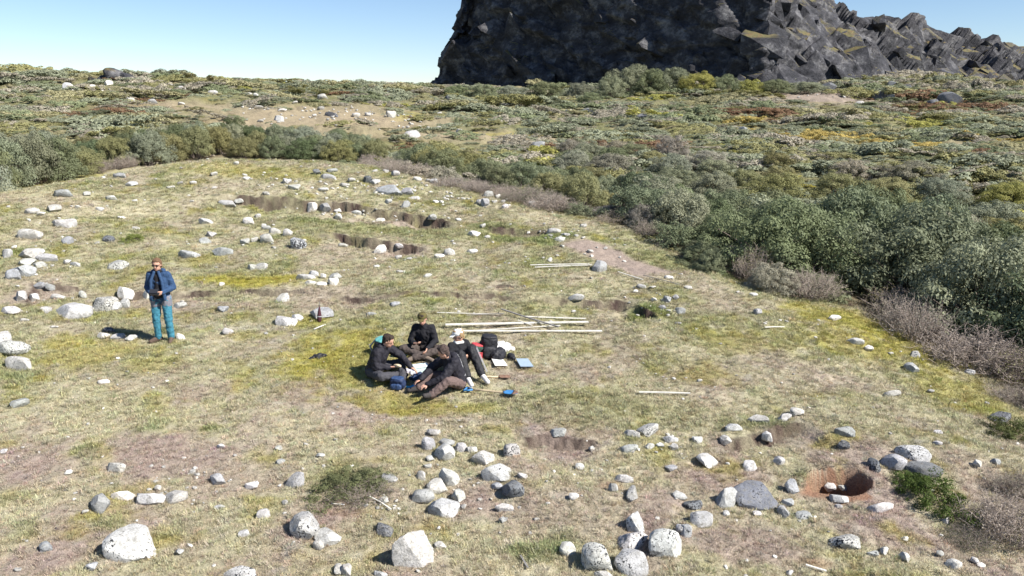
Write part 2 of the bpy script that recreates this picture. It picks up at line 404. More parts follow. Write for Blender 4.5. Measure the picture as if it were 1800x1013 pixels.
def stone_mat():
    """pale granite with black and orange-grey lichen; object colour is the tint, its alpha the amount of black lichen"""
    m, nt, b = new_mat('lichen_stone')
    oi = N(nt, 'ShaderNodeObjectInfo'); tc = N(nt, 'ShaderNodeTexCoord')
    ad = N(nt, 'ShaderNodeVectorMath', operation='ADD'); g = N(nt, 'ShaderNodeNewGeometry')
    cmb = N(nt, 'ShaderNodeMath', operation='MULTIPLY'); cmb.inputs[1].default_value = 40.0; nt.links.new(oi.outputs['Random'], cmb.inputs[0])
    nt.links.new(g.outputs['Position'], ad.inputs[0]); nt.links.new(cmb.outputs[0], ad.inputs[1])
    v = ad.outputs[0]
    big = noise_node(nt, 5.0, 5, 0.65, v); fine = noise_node(nt, 42.0, 4, 0.7, v); mid = noise_node(nt, 15.0, 5, 0.7, v)
    r1 = ramp(nt, big.outputs[0], [(0.30, 0.66), (0.6, 1.08)])
    c = mixc(nt, 1.0, oi.outputs['Color'], r1.outputs[0], 'MULTIPLY')
    r2 = ramp(nt, fine.outputs[0], [(0.32, 0.55), (0.52, 1.0), (0.7, 1.12)])
    c = mixc(nt, 0.8, c, r2.outputs[0], 'MULTIPLY')
    # grey-brown lichen crust
    r3 = ramp(nt, mid.outputs[0], [(0.50, 0.0), (0.62, 0.55)])
    c = mixc(nt, r3.outputs[0], c, (0.20, 0.19, 0.165))
    # black specks, more where alpha is high
    th = N(nt, 'ShaderNodeMapRange'); th.inputs['From Min'].default_value = 0; th.inputs['From Max'].default_value = 1
    th.inputs['To Min'].default_value = 0.74; th.inputs['To Max'].default_value = 0.47; nt.links.new(oi.outputs['Alpha'], th.inputs['Value'])
    spk = noise_node(nt, 38.0, 4, 0.6, v)
    mp = N(nt, 'ShaderNodeMath', operation='ADD'); nt.links.new(spk.outputs[0], mp.inputs[0])
    bb = N(nt, 'ShaderNodeMath', operation='MULTIPLY_ADD'); bb.inputs[1].default_value = 0.5; bb.inputs[2].default_value = -0.25; nt.links.new(big.outputs[0], bb.inputs[0]); nt.links.new(bb.outputs[0], mp.inputs[1])
    sb = N(nt, 'ShaderNodeMath', operation='SUBTRACT'); nt.links.new(mp.outputs[0], sb.inputs[0]); nt.links.new(th.outputs[0], sb.inputs[1])
    ml = N(nt, 'ShaderNodeMath', operation='MULTIPLY', use_clamp=True); ml.inputs[1].default_value = 26.0; nt.links.new(sb.outputs[0], ml.inputs[0])
    c = mixc(nt, ml.outputs[0], c, (0.035, 0.036, 0.04))
    nt.links.new(c, b.inputs['Base Color'])
    b.inputs['Roughness'].default_value = 0.88; b.inputs['Specular IOR Level'].default_value = 0.2
    mx = N(nt, 'ShaderNodeMath', operation='ADD'); nt.links.new(mid.outputs[0], mx.inputs[0]); nt.links.new(fine.outputs[0], mx.inputs[1])
    bump(nt, b, mx.outputs[0], 0.6, 0.02)
    return m

def rock_mat():
    m, nt, b = new_mat('dark_cliff_rock')
    g = N(nt, 'ShaderNodeNewGeometry')
    mp = N(nt, 'ShaderNodeMapping'); nt.links.new(g.outputs['Position'], mp.inputs[0])
    mp.inputs['Rotation'].default_value = (0.2, R(28), 0); mp.inputs['Scale'].default_value = (0.85, 0.85, 1.1)
    n1 = noise_node(nt, 0.55, 8, 0.68, mp.outputs[0]); n2 = noise_node(nt, 2.6, 6, 0.72, mp.outputs[0]); n3 = noise_node(nt, 0.16, 4, 0.6, g.outputs['Position'])
    r1 = ramp(nt, n1.outputs[0], [(0.32, (0.015, 0.016, 0.020)), (0.52, (0.050, 0.050, 0.058)), (0.70, (0.19, 0.187, 0.19))])
    r2 = ramp(nt, n2.outputs[0], [(0.3, 0.5), (0.65, 1.25)])
    c = mixc(nt, 1.0, r1.outputs[0], r2.outputs[0], 'MULTIPLY')
    # turf and heath on the ledges
    sp = N(nt, 'ShaderNodeSeparateXYZ'); nt.links.new(g.outputs['True Normal'], sp.inputs[0])
    up = N(nt, 'ShaderNodeMapRange'); up.inputs['From Min'].default_value = 0.62; up.inputs['From Max'].default_value = 0.82; nt.links.new(sp.outputs[2], up.inputs['Value'])
    nb = ramp(nt, n3.outputs[0], [(0.47, 0.0), (0.55, 1.0)])
    f = N(nt, 'ShaderNodeMath', operation='MULTIPLY'); nt.links.new(up.outputs[0], f.inputs[0]); nt.links.new(nb.outputs[0], f.inputs[1])
    tv = ramp(nt, n2.outputs[0], [(0.35, (0.09, 0.09, 0.04)), (0.5, (0.14, 0.125, 0.055)), (0.65, (0.15, 0.085, 0.045))])
    c = mixc(nt, f.outputs[0], c, tv.outputs[0])
    nt.links.new(c, b.inputs['Base Color'])
    b.inputs['Roughness'].default_value = 0.75; b.inputs['Specular IOR Level'].default_value = 0.25
    mx = N(nt, 'ShaderNodeMath', operation='ADD'); nt.links.new(n1.outputs[0], mx.inputs[0]); nt.links.new(n2.outputs[0], mx.inputs[1])
    bump(nt, b, mx.outputs[0], 0.55, 0.5)
    return m

M = {}
M['ground'] = ground_mat(); M['stone'] = stone_mat(); M['rock'] = rock_mat()
M['leaf'] = leaf_mat('willow_leaf', 'OBJECT'); M['leaf_i'] = leaf_mat('scattered_leaf', 'INSTANCER')
M['grass_i'] = leaf_mat('grass_blade', 'INSTANCER', gloss=0.6, trans=0.3)
M['bark'] = mat_plain('shrub_bark', (0.13, 0.105, 0.09), 0.9, 20)

# ------------------------------------------------------------------ object helpers
def tag(o, label=None, cat=None, group=None, kind=None):
    if label: o['label'] = label
    if cat: o['category'] = cat
    if group: o['group'] = group
    if kind: o['kind'] = kind
    return o
def link(o, parent=None):
    COL.objects.link(o)
    if parent is not None: o.parent = parent
    return o
def empty(name, loc=(0, 0, 0), rz=0.0):
    o = bpy.data.objects.new(name, None); o.empty_display_size = 0.2
    o.location = loc; o.rotation_euler = (0, 0, rz)
    return link(o)
def mesh_from(name, v, f, mat=None, smooth=False):
    me = bpy.data.meshes.new(name)
    me.from_pydata([tuple(p) for p in v], [], [tuple(q) for q in f]); me.update()
    if mat: me.materials.append(mat)
    if smooth: me.polygons.foreach_set('use_smooth', np.ones(len(me.polygons), bool))
    return me
def mesh_np(name, v, f, mat=None, smooth=False):
    """fast mesh from arrays; f is (n, 3) or (n, 4)"""
    me = bpy.data.meshes.new(name)
    v = np.asarray(v, np.float32); f = np.asarray(f, np.int32); k = f.shape[1]
    me.vertices.add(len(v)); me.vertices.foreach_set('co', v.ravel())
    me.loops.add(f.size); me.loops.foreach_set('vertex_index', f.ravel())
    me.polygons.add(len(f)); me.polygons.foreach_set('loop_start', np.arange(0, f.size, k, dtype=np.int32))
    me.polygons.foreach_set('loop_total', np.full(len(f), k, np.int32))
    if smooth: me.polygons.foreach_set('use_smooth', np.ones(len(f), bool))
    me.update(calc_edges=True); me.validate()
    if mat: me.materials.append(mat)
    return me
def obj(name, me, parent=None, loc=(0, 0, 0), rot=(0, 0, 0), scl=(1, 1, 1)):
    o = bpy.data.objects.new(name, me)
    o.location = loc; o.rotation_euler = rot; o.scale = scl
    return link(o, parent)

ORD = ['first', 'second', 'third', 'fourth', 'fifth', 'sixth', 'seventh', 'eighth', 'ninth', 'tenth', 'eleventh', 'twelfth', 'thirteenth', 'fourteenth', 'fifteenth',
       'sixteenth', 'seventeenth', 'eighteenth', 'nineteenth']
TENS = {20: 'twentieth', 30: 'thirtieth', 40: 'fortieth', 50: 'fiftieth', 60: 'sixtieth', 70: 'seventieth', 80: 'eightieth', 90: 'ninetieth', 100: 'hundredth'}
def ordinal(i):
    n = i + 1
    if n > 100: return 'hundred and ' + ordinal(i - 100)
    if n < 20: return ORD[n - 1]
    if n % 10 == 0: return TENS[n]
    return {20: 'twenty', 30: 'thirty', 40: 'forty', 50: 'fifty', 60: 'sixty', 70: 'seventy', 80: 'eighty', 90: 'ninety'}[n // 10 * 10] + '-' + ORD[n % 10 - 1]

# ------------------------------------------------------------------ ground sheet
def build_ground():
    th = np.concatenate([np.arange(-180, -42, 4.0), np.arange(-42, 42.01, 0.135), np.arange(46, 180, 4.0)])
    th = np.radians(th)
    rr = np.concatenate([np.linspace(0.4, 5.5, 12), np.geomspace(5.7, 40, 500), np.geomspace(40.3, 140, 170)[0:], np.geomspace(146, 3500, 26)])
    A, B = np.meshgrid(th, rr)
    x = (np.sin(A) * B).ravel(); y = (np.cos(A) * B).ravel()
    z = H(x, y)
    nr, nt_ = len(rr), len(th)
    i = np.arange(nr - 1)[:, None] * nt_; j = np.arange(nt_)[None]; j2 = (j + 1) % nt_
    F = np.stack([i + j, i + j2, i + nt_ + j2, i + nt_ + j], -1).reshape(-1, 4)[:, ::-1]
    v = np.stack([x, y, z], 1)
    v = np.concatenate([v, [[0, 0, Hz(0, 0)]]])
    me = mesh_np('ground', v, F, M['ground'], True)
    c, b = gcolor(v[:, 0], v[:, 1])
    ca = me.color_attributes.new('col', 'FLOAT_COLOR', 'POINT')
    ca.data.foreach_set('color', np.concatenate([c, np.ones((len(c), 1))], 1).astype(np.float32).ravel())
    o = obj('ground', me)
    tag(o, 'grassy ground of the mound and the hillside', 'ground', kind='structure')
    return o
build_ground()

# ------------------------------------------------------------------ rock cliff behind the hillside
def build_cliff():
    rs = np.random.RandomState(11)
    # plan point (x, y), top height above the camera, lean (inset at the top)
    K = np.array([(4, 178, 14, 3), (-9, 158, 17, 6), (-15.6, 148, 19, 10), (-10, 143, 20, 6), (2, 133.5, 21, 3), (12, 125, 21, 3), (23, 115.5, 20.5, 4), (33, 106.5, 19.5, 8), (40, 108, 18.6, 13),
                  (50, 113, 16.6, 17), (60, 118.5, 14.2, 19), (70, 124, 12.4, 21), (82, 131, 10.8, 20), (98, 142, 11.0, 19), (118, 158, 9, 20), (150, 182, 8, 20)], float)
    seg = np.hypot(*(K[1:, :2] - K[:-1, :2]).T); cum = np.concatenate([[0], np.cumsum(seg)])
    ns, ntt, ncap = 640, 130, 26
    s = np.linspace(0, cum[-1], ns)
    P = np.stack([np.interp(s, cum, K[:, k]) for k in range(4)], 1)
    ker = np.hanning(15); ker /= ker.sum()
    Pp = np.pad(P, ((7, 7), (0, 0)), 'edge')
    P = np.stack([np.convolve(Pp[:, k], ker, 'valid') for k in range(4)], 1)
    tan = np.gradient(P[:, :2], axis=0); tan /= np.linalg.norm(tan, axis=1)[:, None]
    nrm = np.stack([tan[:, 1], -tan[:, 0]], 1)
    zb = H(P[:, 0], P[:, 1]) - 1.6
    t = np.concatenate([np.linspace(0, 1, ntt), 1 + np.linspace(0.04, 1, ncap) ** 1.3])
    T, S = np.meshgrid(t, np.arange(ns), indexing='ij')
    tf = np.minimum(T, 1); cap = np.maximum(T - 1, 0)
    top = P[S, 2] + CAMZ + 1.6 * fbm(s[S] * 0.06, 0 * s[S], 1.0, 4, 3.0)
    z = zb[S] + (top - zb[S]) * tf + cap * 1.2
    ins = P[S, 3] * tf ** 1.15 + cap * 26
    x = P[S, 0] - nrm[S, 0] * ins; y = P[S, 1] - nrm[S, 1] * ins
    V = np.stack([x, y, z], -1).reshape(-1, 3)
    right = sstep(22, 42, V[:, 0])
    # fractured blocks: two levels of cells along the bedding that dips to the right
    ca, sa = math.cos(R(30)), math.sin(R(30))
    def bed(Q): return np.stack([(Q[:, 0] * ca - Q[:, 2] * sa), Q[:, 1], (Q[:, 0] * sa + Q[:, 2] * ca)], 1)
    nx = np.stack([nrm[S, 0], nrm[S, 1], 0 * S], -1).reshape(-1, 3)
    out = nx * (0.9 - 0.35 * right)[:, None] + np.array([0, 0, 1.0]) * (0.3 + 0.5 * right)[:, None]
    disp = np.zeros(len(V))
    for n, sc, amp, tilt, sd in [(340, (0.12, 0.15, 0.24), 1.5, 0.20, 1), (800, (0.26, 0.32, 0.46), 0.8, 0.30, 2), (3500, (0.9, 0.9, 0.9), 0.10, 0.3, 3)]:
        r2 = np.random.RandomState(sd)
        Q = bed(V) * np.array(sc)
        seeds = Q[r2.randint(0, len(Q), n)] + r2.normal(0, 0.25, (n, 3))
        off = r2.uniform(-1, 1, n); tl = r2.normal(0, tilt, (n, 3))
        best = np.full(len(Q), 1e9); idx = np.zeros(len(Q), int)
        for c0 in range(0, n, 60):
            d = ((Q[:, None, :] - seeds[None, c0:c0 + 60]) ** 2).sum(2)
            k = d.argmin(1); dm = d[np.arange(len(Q)), k]
            m = dm < best; best[m] = dm[m]; idx[m] = k[m] + c0
        dl = (Q - seeds[idx]) / np.array(sc)
        tl[:, 0] -= {340: 0.10, 800: 0.08, 3500: 0.0}[n]
        tt_ = tl[idx] * np.stack([0.05 + 0.95 * right, np.ones_like(right), np.ones_like(right)], 1)
        disp += amp * off[idx] * (0.7 if n < 1000 else 1.0) + np.clip((tt_ * dl).sum(1), -1.5, 1.5) * amp * 0.75
    amt = 0.85 + 0.2 * right
    V = V + out * (disp * amt)[:, None]
    nt_, nn = len(t), ns
    i = np.arange(nt_ - 1)[:, None] * nn; j = np.arange(nn - 1)[None]
    F = np.stack([i + j, i + j + 1, i + nn + j + 1, i + nn + j], -1).reshape(-1, 4)
    me = mesh_np('rock_cliff', V, F, M['rock'])
    o = obj('rock_cliff', me)
    tag(o, 'tall dark fractured rock cliff behind the hillside', 'cliff', kind='structure')
    # loose angular blocks on the slope, parts of the cliff
    protos = []
    for k in range(12):
        r3 = random.Random(50 + k)
        bm = bmesh.new()
        for a in range(15):
            bm.verts.new((r3.choice((-1, 1)) * r3.uniform(0.5, 1), r3.choice((-1, 1)) * r3.uniform(0.4, 1), r3.choice((-1, 1)) * r3.uniform(0.4, 0.9)))
        res = bmesh.ops.convex_hull(bm, input=bm.verts)
        bmesh.ops.delete(bm, geom=[g for g in res['geom_interior'] if isinstance(g, bmesh.types.BMVert)], context='VERTS')
        m2 = bpy.data.meshes.new('rock_block'); bm.to_mesh(m2); bm.free(); m2.materials.append(M['rock']); protos.append(m2)
    Vg = V.reshape(nt_, nn, 3)
    for k in range(330):
        si = int(nn * (0.17 + 0.71 * rs.rand())); ti = int(ntt * rs.uniform(0.0, 1.0) ** 1.2 * 0.97)
        p = Vg[ti, si]
        if p[0] < -13: continue
        big = rs.rand() < (0.35 if p[0] > 30 else 0.12)
        sz = rs.uniform(2.0, 3.4) if big else rs.uniform(0.8, 1.8)
        if p[0] > 60: sz *= 0.8
        if ti > ntt * 0.72 or (p[0] > 42 and ti > ntt * 0.35): sz = min(sz, 1.15)
        n2 = nx.reshape(nt_, nn, 3)[ti, si]
        p = p - n2 * sz * (0.45 if p[0] > 30 else 0.55) - np.array([0, 0, 0.25 * sz])
        obj('rock_block', protos[k % 12], o, tuple(p), (rs.normal(0.15, 0.22), R(27) + rs.normal(0, 0.22), rs.normal(-0.35, 0.55)),
            (sz * rs.uniform(1.0, 1.6), sz * rs.uniform(0.8, 1.1), sz * rs.uniform(0.55, 0.9)))
    return o
build_cliff()

# ------------------------------------------------------------------ shrubs: prototypes with stems and foliage
def quads_leaf(C, Nn, size, rs, slim=0.5, jit=0.36):
    """diamond leaves at centres C with normals near Nn"""
    n = len(C)
    Nn = Nn + rs.normal(0, jit, (n, 3)); Nn /= np.linalg.norm(Nn, axis=1)[:, None]
    a = np.cross(Nn, rs.normal(0, 1, (n, 3))); a /= np.linalg.norm(a, axis=1)[:, None]
    b = np.cross(Nn, a)
    s = size * rs.uniform(0.6, 1.3, (n, 1))
    V = np.stack([C - a * s, C + b * s * slim, C + a * s, C - b * s * slim], 1).reshape(-1, 3)
    F = np.arange(4 * n).reshape(-1, 4)
    return V, F
def tubes(paths, r0, r1, sides=3):
    V = []; F = []
    for k, P in enumerate(paths):
        P = np.asarray(P, float); n = len(P); base = len(V)
        ra = np.linspace(r0[k] if hasattr(r0, '__len__') else r0, r1[k] if hasattr(r1, '__len__') else r1, n)
        d = np.gradient(P, axis=0); d /= np.maximum(np.linalg.norm(d, axis=1), 1e-9)[:, None]
        ref = np.array([0.3, 0.2, 0.93]) if abs(d[0, 2]) < 0.8 else np.array([0.9, 0.3, 0.1])
        for i in range(n):
            u = np.cross(d[i], ref); u /= np.linalg.norm(u); w = np.cross(d[i], u)
            for s in range(sides):
                an = 2 * math.pi * s / sides
                V.append(P[i] + (u * math.cos(an) + w * math.sin(an)) * ra[i])
        for i in range(n - 1):
            for s in range(sides):
                s2 = (s + 1) % sides
                F.append((base + i * sides + s, base + i * sides + s2, base + (i + 1) * sides + s2, base + (i + 1) * sides + s))
    return np.array(V), np.array(F)
def leafvar(me, var):
    at_ = me.attributes.new('leafvar', 'FLOAT', 'FACE'); at_.data.foreach_set('value', var.astype(np.float32))
def willow_proto(seed, nclump, per, leaf, hgt=1.0, wide=1.0, mat=None, lowfill=0.25):
    """a rounded shrub about 2 units wide and 1 unit... scaled by hgt; leafy clumps on curved stems"""
    rs = np.random.RandomState(seed)
    C = []; st = []
    lob = rs.uniform(0, 6.28, 3)
    for k in range(nclump):
        az = rs.uniform(0, 2 * math.pi); el = math.asin(rs.uniform(-0.05, 1.0)); q = rs.uniform(0.62, 1.0) if rs.rand() > lowfill else rs.uniform(0.3, 0.7)
        lobe = 1 + 0.20 * math.sin(2 * az + lob[0]) + 0.12 * math.sin(3 * az + lob[1]) + 0.1 * math.sin(5 * az + 4 * el + lob[2])
        p = np.array([math.cos(az) * math.cos(el) * wide * lobe, math.sin(az) * math.cos(el) * wide * lobe, (0.12 + 0.88 * math.sin(el) * (0.85 + 0.25 * rs.rand())) * hgt]) * np.array([q, q, 0.35 + 0.65 * q])
        C.append(p)
        if k % 4 == 0:
            b = np.array([rs.normal(0, 0.10), rs.normal(0, 0.10), -0.08])
            m = b * 0.5 + p * 0.5 + np.array([-p[0] * 0.18, -p[1] * 0.18, 0.02 * hgt])
            tt = np.linspace(0, 1, 5)[:, None]
            st.append((1 - tt) ** 2 * b + 2 * tt * (1 - tt) * m + tt ** 2 * p)
    C = np.array(C)
    LV = []; LN = []; var = []
    for p in C:
        rad = rs.uniform(0.15, 0.28) * (0.6 + 0.4 * hgt)
        d = rs.normal(0, 1, (per, 3)); d /= np.linalg.norm(d, axis=1)[:, None]
        d[:, 2] = np.where(d[:, 2] < -0.25, -d[:, 2], d[:, 2])
        rr = rad * rs.uniform(0.4, 1.0, (per, 1)) ** 0.45
        pos = p + d * rr * np.array([1.0, 1.0, 0.75])
        LV.append(pos); LN.append(d * 1.0 + np.array([0, 0, 0.25]))
        var.append(np.clip(rs.normal(0.5, 0.16) + rs.normal(0, 0.14, per), 0, 1))
    LV = np.concatenate(LV); LN = np.concatenate(LN)
    keep = LV[:, 2] > -0.05
    V, F = quads_leaf(LV[keep], LN[keep], leaf, rs)
    me = mesh_np('foliage', V, F, mat or M['leaf']); leafvar(me, np.concatenate(var)[keep])
    tv, tf = tubes(st, 0.022, 0.006)
    ms = mesh_np('stems', tv, tf, M['bark'])
    return me, ms
def twig_proto(seed, nst, hgt=0.7, wide=1.0, leaves=2600, leaf=0.020):
    """nearly bare shrub: fans of thin grey-brown twigs with few leaves"""
    rs = np.random.RandomState(seed); paths = []; r0 = []; tips = []
    for k in range(nst):
        az = rs.uniform(0, 6.283); q = math.sqrt(rs.rand())
        b = np.array([math.cos(az) * q * 0.75 * wide, math.sin(az) * q * 0.75 * wide, -0.06]) * np.array([0.8, 0.8, 1])
        out = np.array([math.cos(az + rs.normal(0, 0.6)) * 0.3 * (0.3 + q), math.sin(az + rs.normal(0, 0.6)) * 0.3 * (0.3 + q), 0])
        h = hgt * (1.1 - 0.55 * q * q) * rs.uniform(0.6, 1.1)
        tip = b + out + np.array([0, 0, h])
        tip = tip + np.append(rs.normal(0, 0.16, 2), 0)
        m = (b + tip) / 2 + np.append(rs.normal(0, 0.09, 2), 0.03)
        paths.append(np.array([b, m, tip])); r0.append(0.007)
        for j in range(6):
            f = rs.uniform(0.35, 0.95); s = m + (tip - m) * max(0, 2 * f - 1) if f > .5 else b + (m - b) * 2 * f
            e = s + np.append(rs.normal(0, 0.13, 2), rs.uniform(-0.02, 0.14))
            paths.append(np.array([s, (s + e) / 2 + rs.normal(0, 0.015, 3), e])); r0.append(0.0045); tips.append(e); tips.append(s * .4 + e * .6)
    r0 = np.array(r0)
    tv, tf = tubes(paths, r0, r0 * 0.45)
    ms = mesh_np('twigs', tv, tf, M['twig'])
    tips = np.array(tips); C = tips[rs.randint(0, len(tips), leaves)] + rs.normal(0, 0.03, (leaves, 3))
    V, F = quads_leaf(C, np.tile([0, 0, 1.0], (leaves, 1)), leaf, rs, 0.6)
    me = mesh_np('leaves', V, F, M['leaf']); leafvar(me, rs.rand(leaves))
    return me, ms
M['twig'] = mat_plain('grey_brown_twig', (0.33, 0.275, 0.24), 0.9, 15, 0.3, 0)
WILLOW = [willow_proto(100 + k, 105, 200, 0.023, 1.0, 1.0, None, 0.12) for k in range(4)]
LOWW = [willow_proto(200 + k, 80, 75, 0.03, 0.62, 1.05) for k in range(4)]
TWIG = [twig_proto(300 + k, 190) for k in range(3)]

SILVER = (0.255, 0.272, 0.185); SAGE = (0.190, 0.213, 0.120); DEEP = (0.125, 0.150, 0.078); OLV = (0.250, 0.240, 0.110); GREYB = (0.33, 0.30, 0.235)
YEL = (0.38, 0.30, 0.10); RUSTT = (0.20, 0.125, 0.075); YG = (0.34, 0.33, 0.10)
SHRUBS = []
rsS = random.Random(5)
def shrub(x, y, half_w, height, kind, tint, place, word):
    """one shrub: half_w metres from centre to side, height in metres"""
    lib = {'w': WILLOW, 'l': LOWW, 't': TWIG}[kind]
    fo, st = lib[rsS.randrange(len(lib))]
    base_h = {'w': 1.05, 'l': 0.72, 't': 0.72}[kind]
    name = {'w': 'willow_shrub', 'l': 'low_shrub', 't': 'twiggy_shrub'}[kind]
    root = empty(name, (x, y, Hz(x, y) - 0.05), rsS.uniform(0, 6.28))
    root.scale = (half_w, half_w * rsS.uniform(0.85, 1.15), height / base_h)
    f = obj('foliage', fo, root); obj('stems', st, root)
    j = [rsS.uniform(0.95, 1.06), 1.0, rsS.uniform(0.92, 1.1)]
    g = rsS.uniform(0.85, 1.15)
    f.color = (tint[0] * g * j[0], tint[1] * g * j[1], tint[2] * g * j[2], 1)
    SHRUBS.append((root, x, y, place, word, name))
    return root
def zone(px0, px1, r_lo, r_hi, sep, kinds, place, word, n_try=900, relax=0):
    """scatter shrubs by bearing (pixel column at the horizon) and distance beyond the edge of the grass"""
    pts = []
    for _ in range(n_try):
        px = rsS.uniform(px0, px1); d = ray(px, 400); th = math.atan2(d[0], d[1])
        lo = r_lo(px) if callable(r_lo) else r_lo
        hi = r_hi(px) if callable(r_hi) else r_hi
        e = float(np.interp(th, _eth, _er)); r = e + rsS.uniform(lo, hi)
        x, y = math.sin(th) * r, math.cos(th) * r
        if any((x - a) ** 2 + (y - b) ** 2 < sep * sep for a, b in ALLP[-400:]): continue
        ALLP.append((x, y)); pts.append((x, y, px, r - e))
    for x, y, px, dr in pts:
        k, hw, hh, tint = kinds(px, dr)
        shrub(x, y, hw, hh, k, tint, place, word)
ALLP = []
U = rsS.uniform
def pick(*a): return rsS.choice(a)
# right thicket: big willows standing in the gully
def kR(px, dr):
    hw = U(1.5, 2.1); hh = U(1.9, 2.4) + 0.85 * math.exp(-((px - 1580) / 190) ** 2)
    if px < 1330: hh *= 0.75; hw *= 0.8
    return 'w', hw, hh, pick(SAGE, SAGE, SILVER, DEEP)
zone(1120, 1960, lambda p: 2.2 if p < 1420 else (5.4 if p < 1560 else 2.8), 9.0, 1.75, kR, 'in the tall thicket right of the mound', 'silvery green willow shrub')
def kR2(px, dr):
    if U(0, 1) < 0.18: return 'w', U(0.8, 1.2), U(0.8, 1.2), pick(OLV, YG, GREYB)
    return 'w', U(0.9, 1.4), U(0.9, 1.4), pick(SAGE, SILVER, SILVER, OLV, GREYB)
zone(1000, 1980, 9.2, 22, 1.9, kR2, 'on the slope above the right thicket', 'bushy willow shrub')
zone(1060, 1450, 0.15, 2.0, 1.0, lambda px, dr: (pick('t', 't', 'l', 'w'), U(0.5, 0.95), U(0.4, 1.0), pick(GREYB, GREYB, OLV, SAGE)), 'along the right edge of the grass', 'bare grey-brown shrub')
zone(1590, 1960, 0.4, 2.8, 0.95, lambda px, dr: (pick('t', 't', 't', 'l'), U(0.6, 1.05), U(0.5, 1.0), pick(GREYB, GREYB, OLV)), 'in front of the right thicket', 'bare grey-brown shrub')
# centre band behind the mound
zone(650, 1060, 0.1, 1.9, 0.85, lambda px, dr: (pick('t', 't', 't', 'l'), U(0.5, 0.95), U(0.35, 0.85), pick(GREYB, GREYB, SAGE)), 'along the back edge of the grass', 'bare purplish brown shrub')
zone(600, 1130, 2.0, 8.0, 1.25, lambda px, dr: ('w', U(0.8, 1.25), U(1.0, 1.5), pick(SILVER, SAGE, SAGE, OLV)), 'in the band behind the mound', 'grey-green willow shrub')
# left band
zone(135, 610, 0.5, 5.0, 1.25, lambda px, dr: ('w', U(0.9, 1.3), U(1.1, 1.5) + 0.6 * math.exp(-((px - 330) / 110) ** 2), pick(SAGE, SILVER, DEEP, OLV)), 'behind the mound at left', 'grey-green willow shrub')
zone(-120, 125, 0.3, 3.0, 1.2, lambda px, dr: ('w', U(1.2, 1.6), U(2.2, 2.7), pick(SILVER, SILVER, SAGE)), 'in the clump at the left edge', 'silvery willow shrub')
zone(100, 240, 0.2, 1.2, 0.8, lambda px, dr: ('t', U(0.6, 0.8), U(0.6, 0.9), GREYB), 'beside the silvery clump at the left edge', 'bare brownish shrub')
# tall shrubs at the foot of the cliff
for px, Y, hw, hh, tn in [(1075, 100, 2.4, 3.0, SILVER), (1115, 103, 2.8, 3.8, SILVER), (1150, 101, 2.5, 3.4, SAGE), (1185, 102, 2.6, 3.2, SILVER), (1230, 99, 2.4, 2.8, YG), (1275, 99, 2.2, 2.5, SAGE),
                         (1320, 98, 2.0, 1.9, YG), (1365, 98, 2.2, 1.9, SAGE), (1420, 99, 2.0, 1.5, SILVER), (1020, 104, 2.0, 2.0, SILVER), (960, 106, 2.2, 2.0, SAGE), (900, 107, 2.2, 1.8, SILVER), (850, 104, 2.2, 2.0, SAGE), (1040, 92, 1.6, 1.5, SAGE), (800, 106, 2.0, 1.6, SAGE)]:
    d = ray(px, 130); shrub(d[0] / d[1] * Y, Y, hw, hh, 'w', tn, 'at the foot of the cliff', 'tall leafy shrub')
# small plants on the mound
def plant(px, py, hw, hh, kind, tint, name, label, cat='shrub'):
    p = at(px, py); r = shrub(p.x, p.y, hw, hh, kind, tint, None, None); SHRUBS.pop(); r.name = name
    tag(r, label, cat); return r
plant(235, 423, 0.42, 0.26, 'l', (0.16, 0.19, 0.05), 'green_cushion_plant', 'flat green cushion plant alone on the grass above the standing person', 'plant')
plant(1635, 880, 0.50, 0.42, 'l', (0.075, 0.115, 0.025), 'juniper_bush', 'deep green juniper bush right of the red soil pit', 'bush')
plant(1600, 850, 0.26, 0.22, 'l', (0.085, 0.12, 0.03), 'juniper_bush', 'smaller dark green juniper tuft between the three boulders and the juniper bush', 'bush')
plant(1775, 940, 0.60, 0.62, 't', GREYB, 'twiggy_shrub', 'large bare grey shrub at the bottom right corner', 'shrub')
plant(1700, 955, 0.34, 0.26, 't', (0.10, 0.12, 0.05), 'twiggy_shrub', 'low dark twiggy shrub below the juniper bush', 'shrub')
plant(1790, 865, 0.40, 0.42, 't', GREYB, 'twiggy_shrub', 'bare grey shrub at the right edge beside the juniper bush', 'shrub')
plant(600, 862, 0.46, 0.26, 'l', (0.125, 0.13, 0.06), 'heather_bush', 'low sprawling dark heather bush beside the tumbled stones', 'bush')
plant(640, 872, 0.42, 0.24, 't', (0.13, 0.14, 0.07), 'heather_bush', 'half-dead twiggy heather in front of the dark heather bush', 'bush')
plant(650, 848, 0.34, 0.24, 'l', (0.16, 0.17, 0.085), 'heather_bush', 'small greenish heather tuft on the right side of the heather bush', 'bush')
plant(1795, 715, 0.55, 0.5, 't', GREYB, 'twiggy_shrub', 'bare shrub at the right edge above the dark stone', 'shrub')
plant(1775, 765, 0.5, 0.35, 'l', (0.10, 0.12, 0.04), 'low_shrub', 'low dark shrub around the dark stone at the right edge', 'shrub')
byp = {}
for s in SHRUBS: byp.setdefault((s[3], s[4]), []).append(s)
for (place, word), L in byp.items():
    L.sort(key=lambda s: s[1] / s[2])
    for i, s in enumerate(L):
        lab = '%s %s, %s from left' % (word, place, ordinal(i))
        tag(s[0], lab, 'shrub', 'shrubs ' + place)

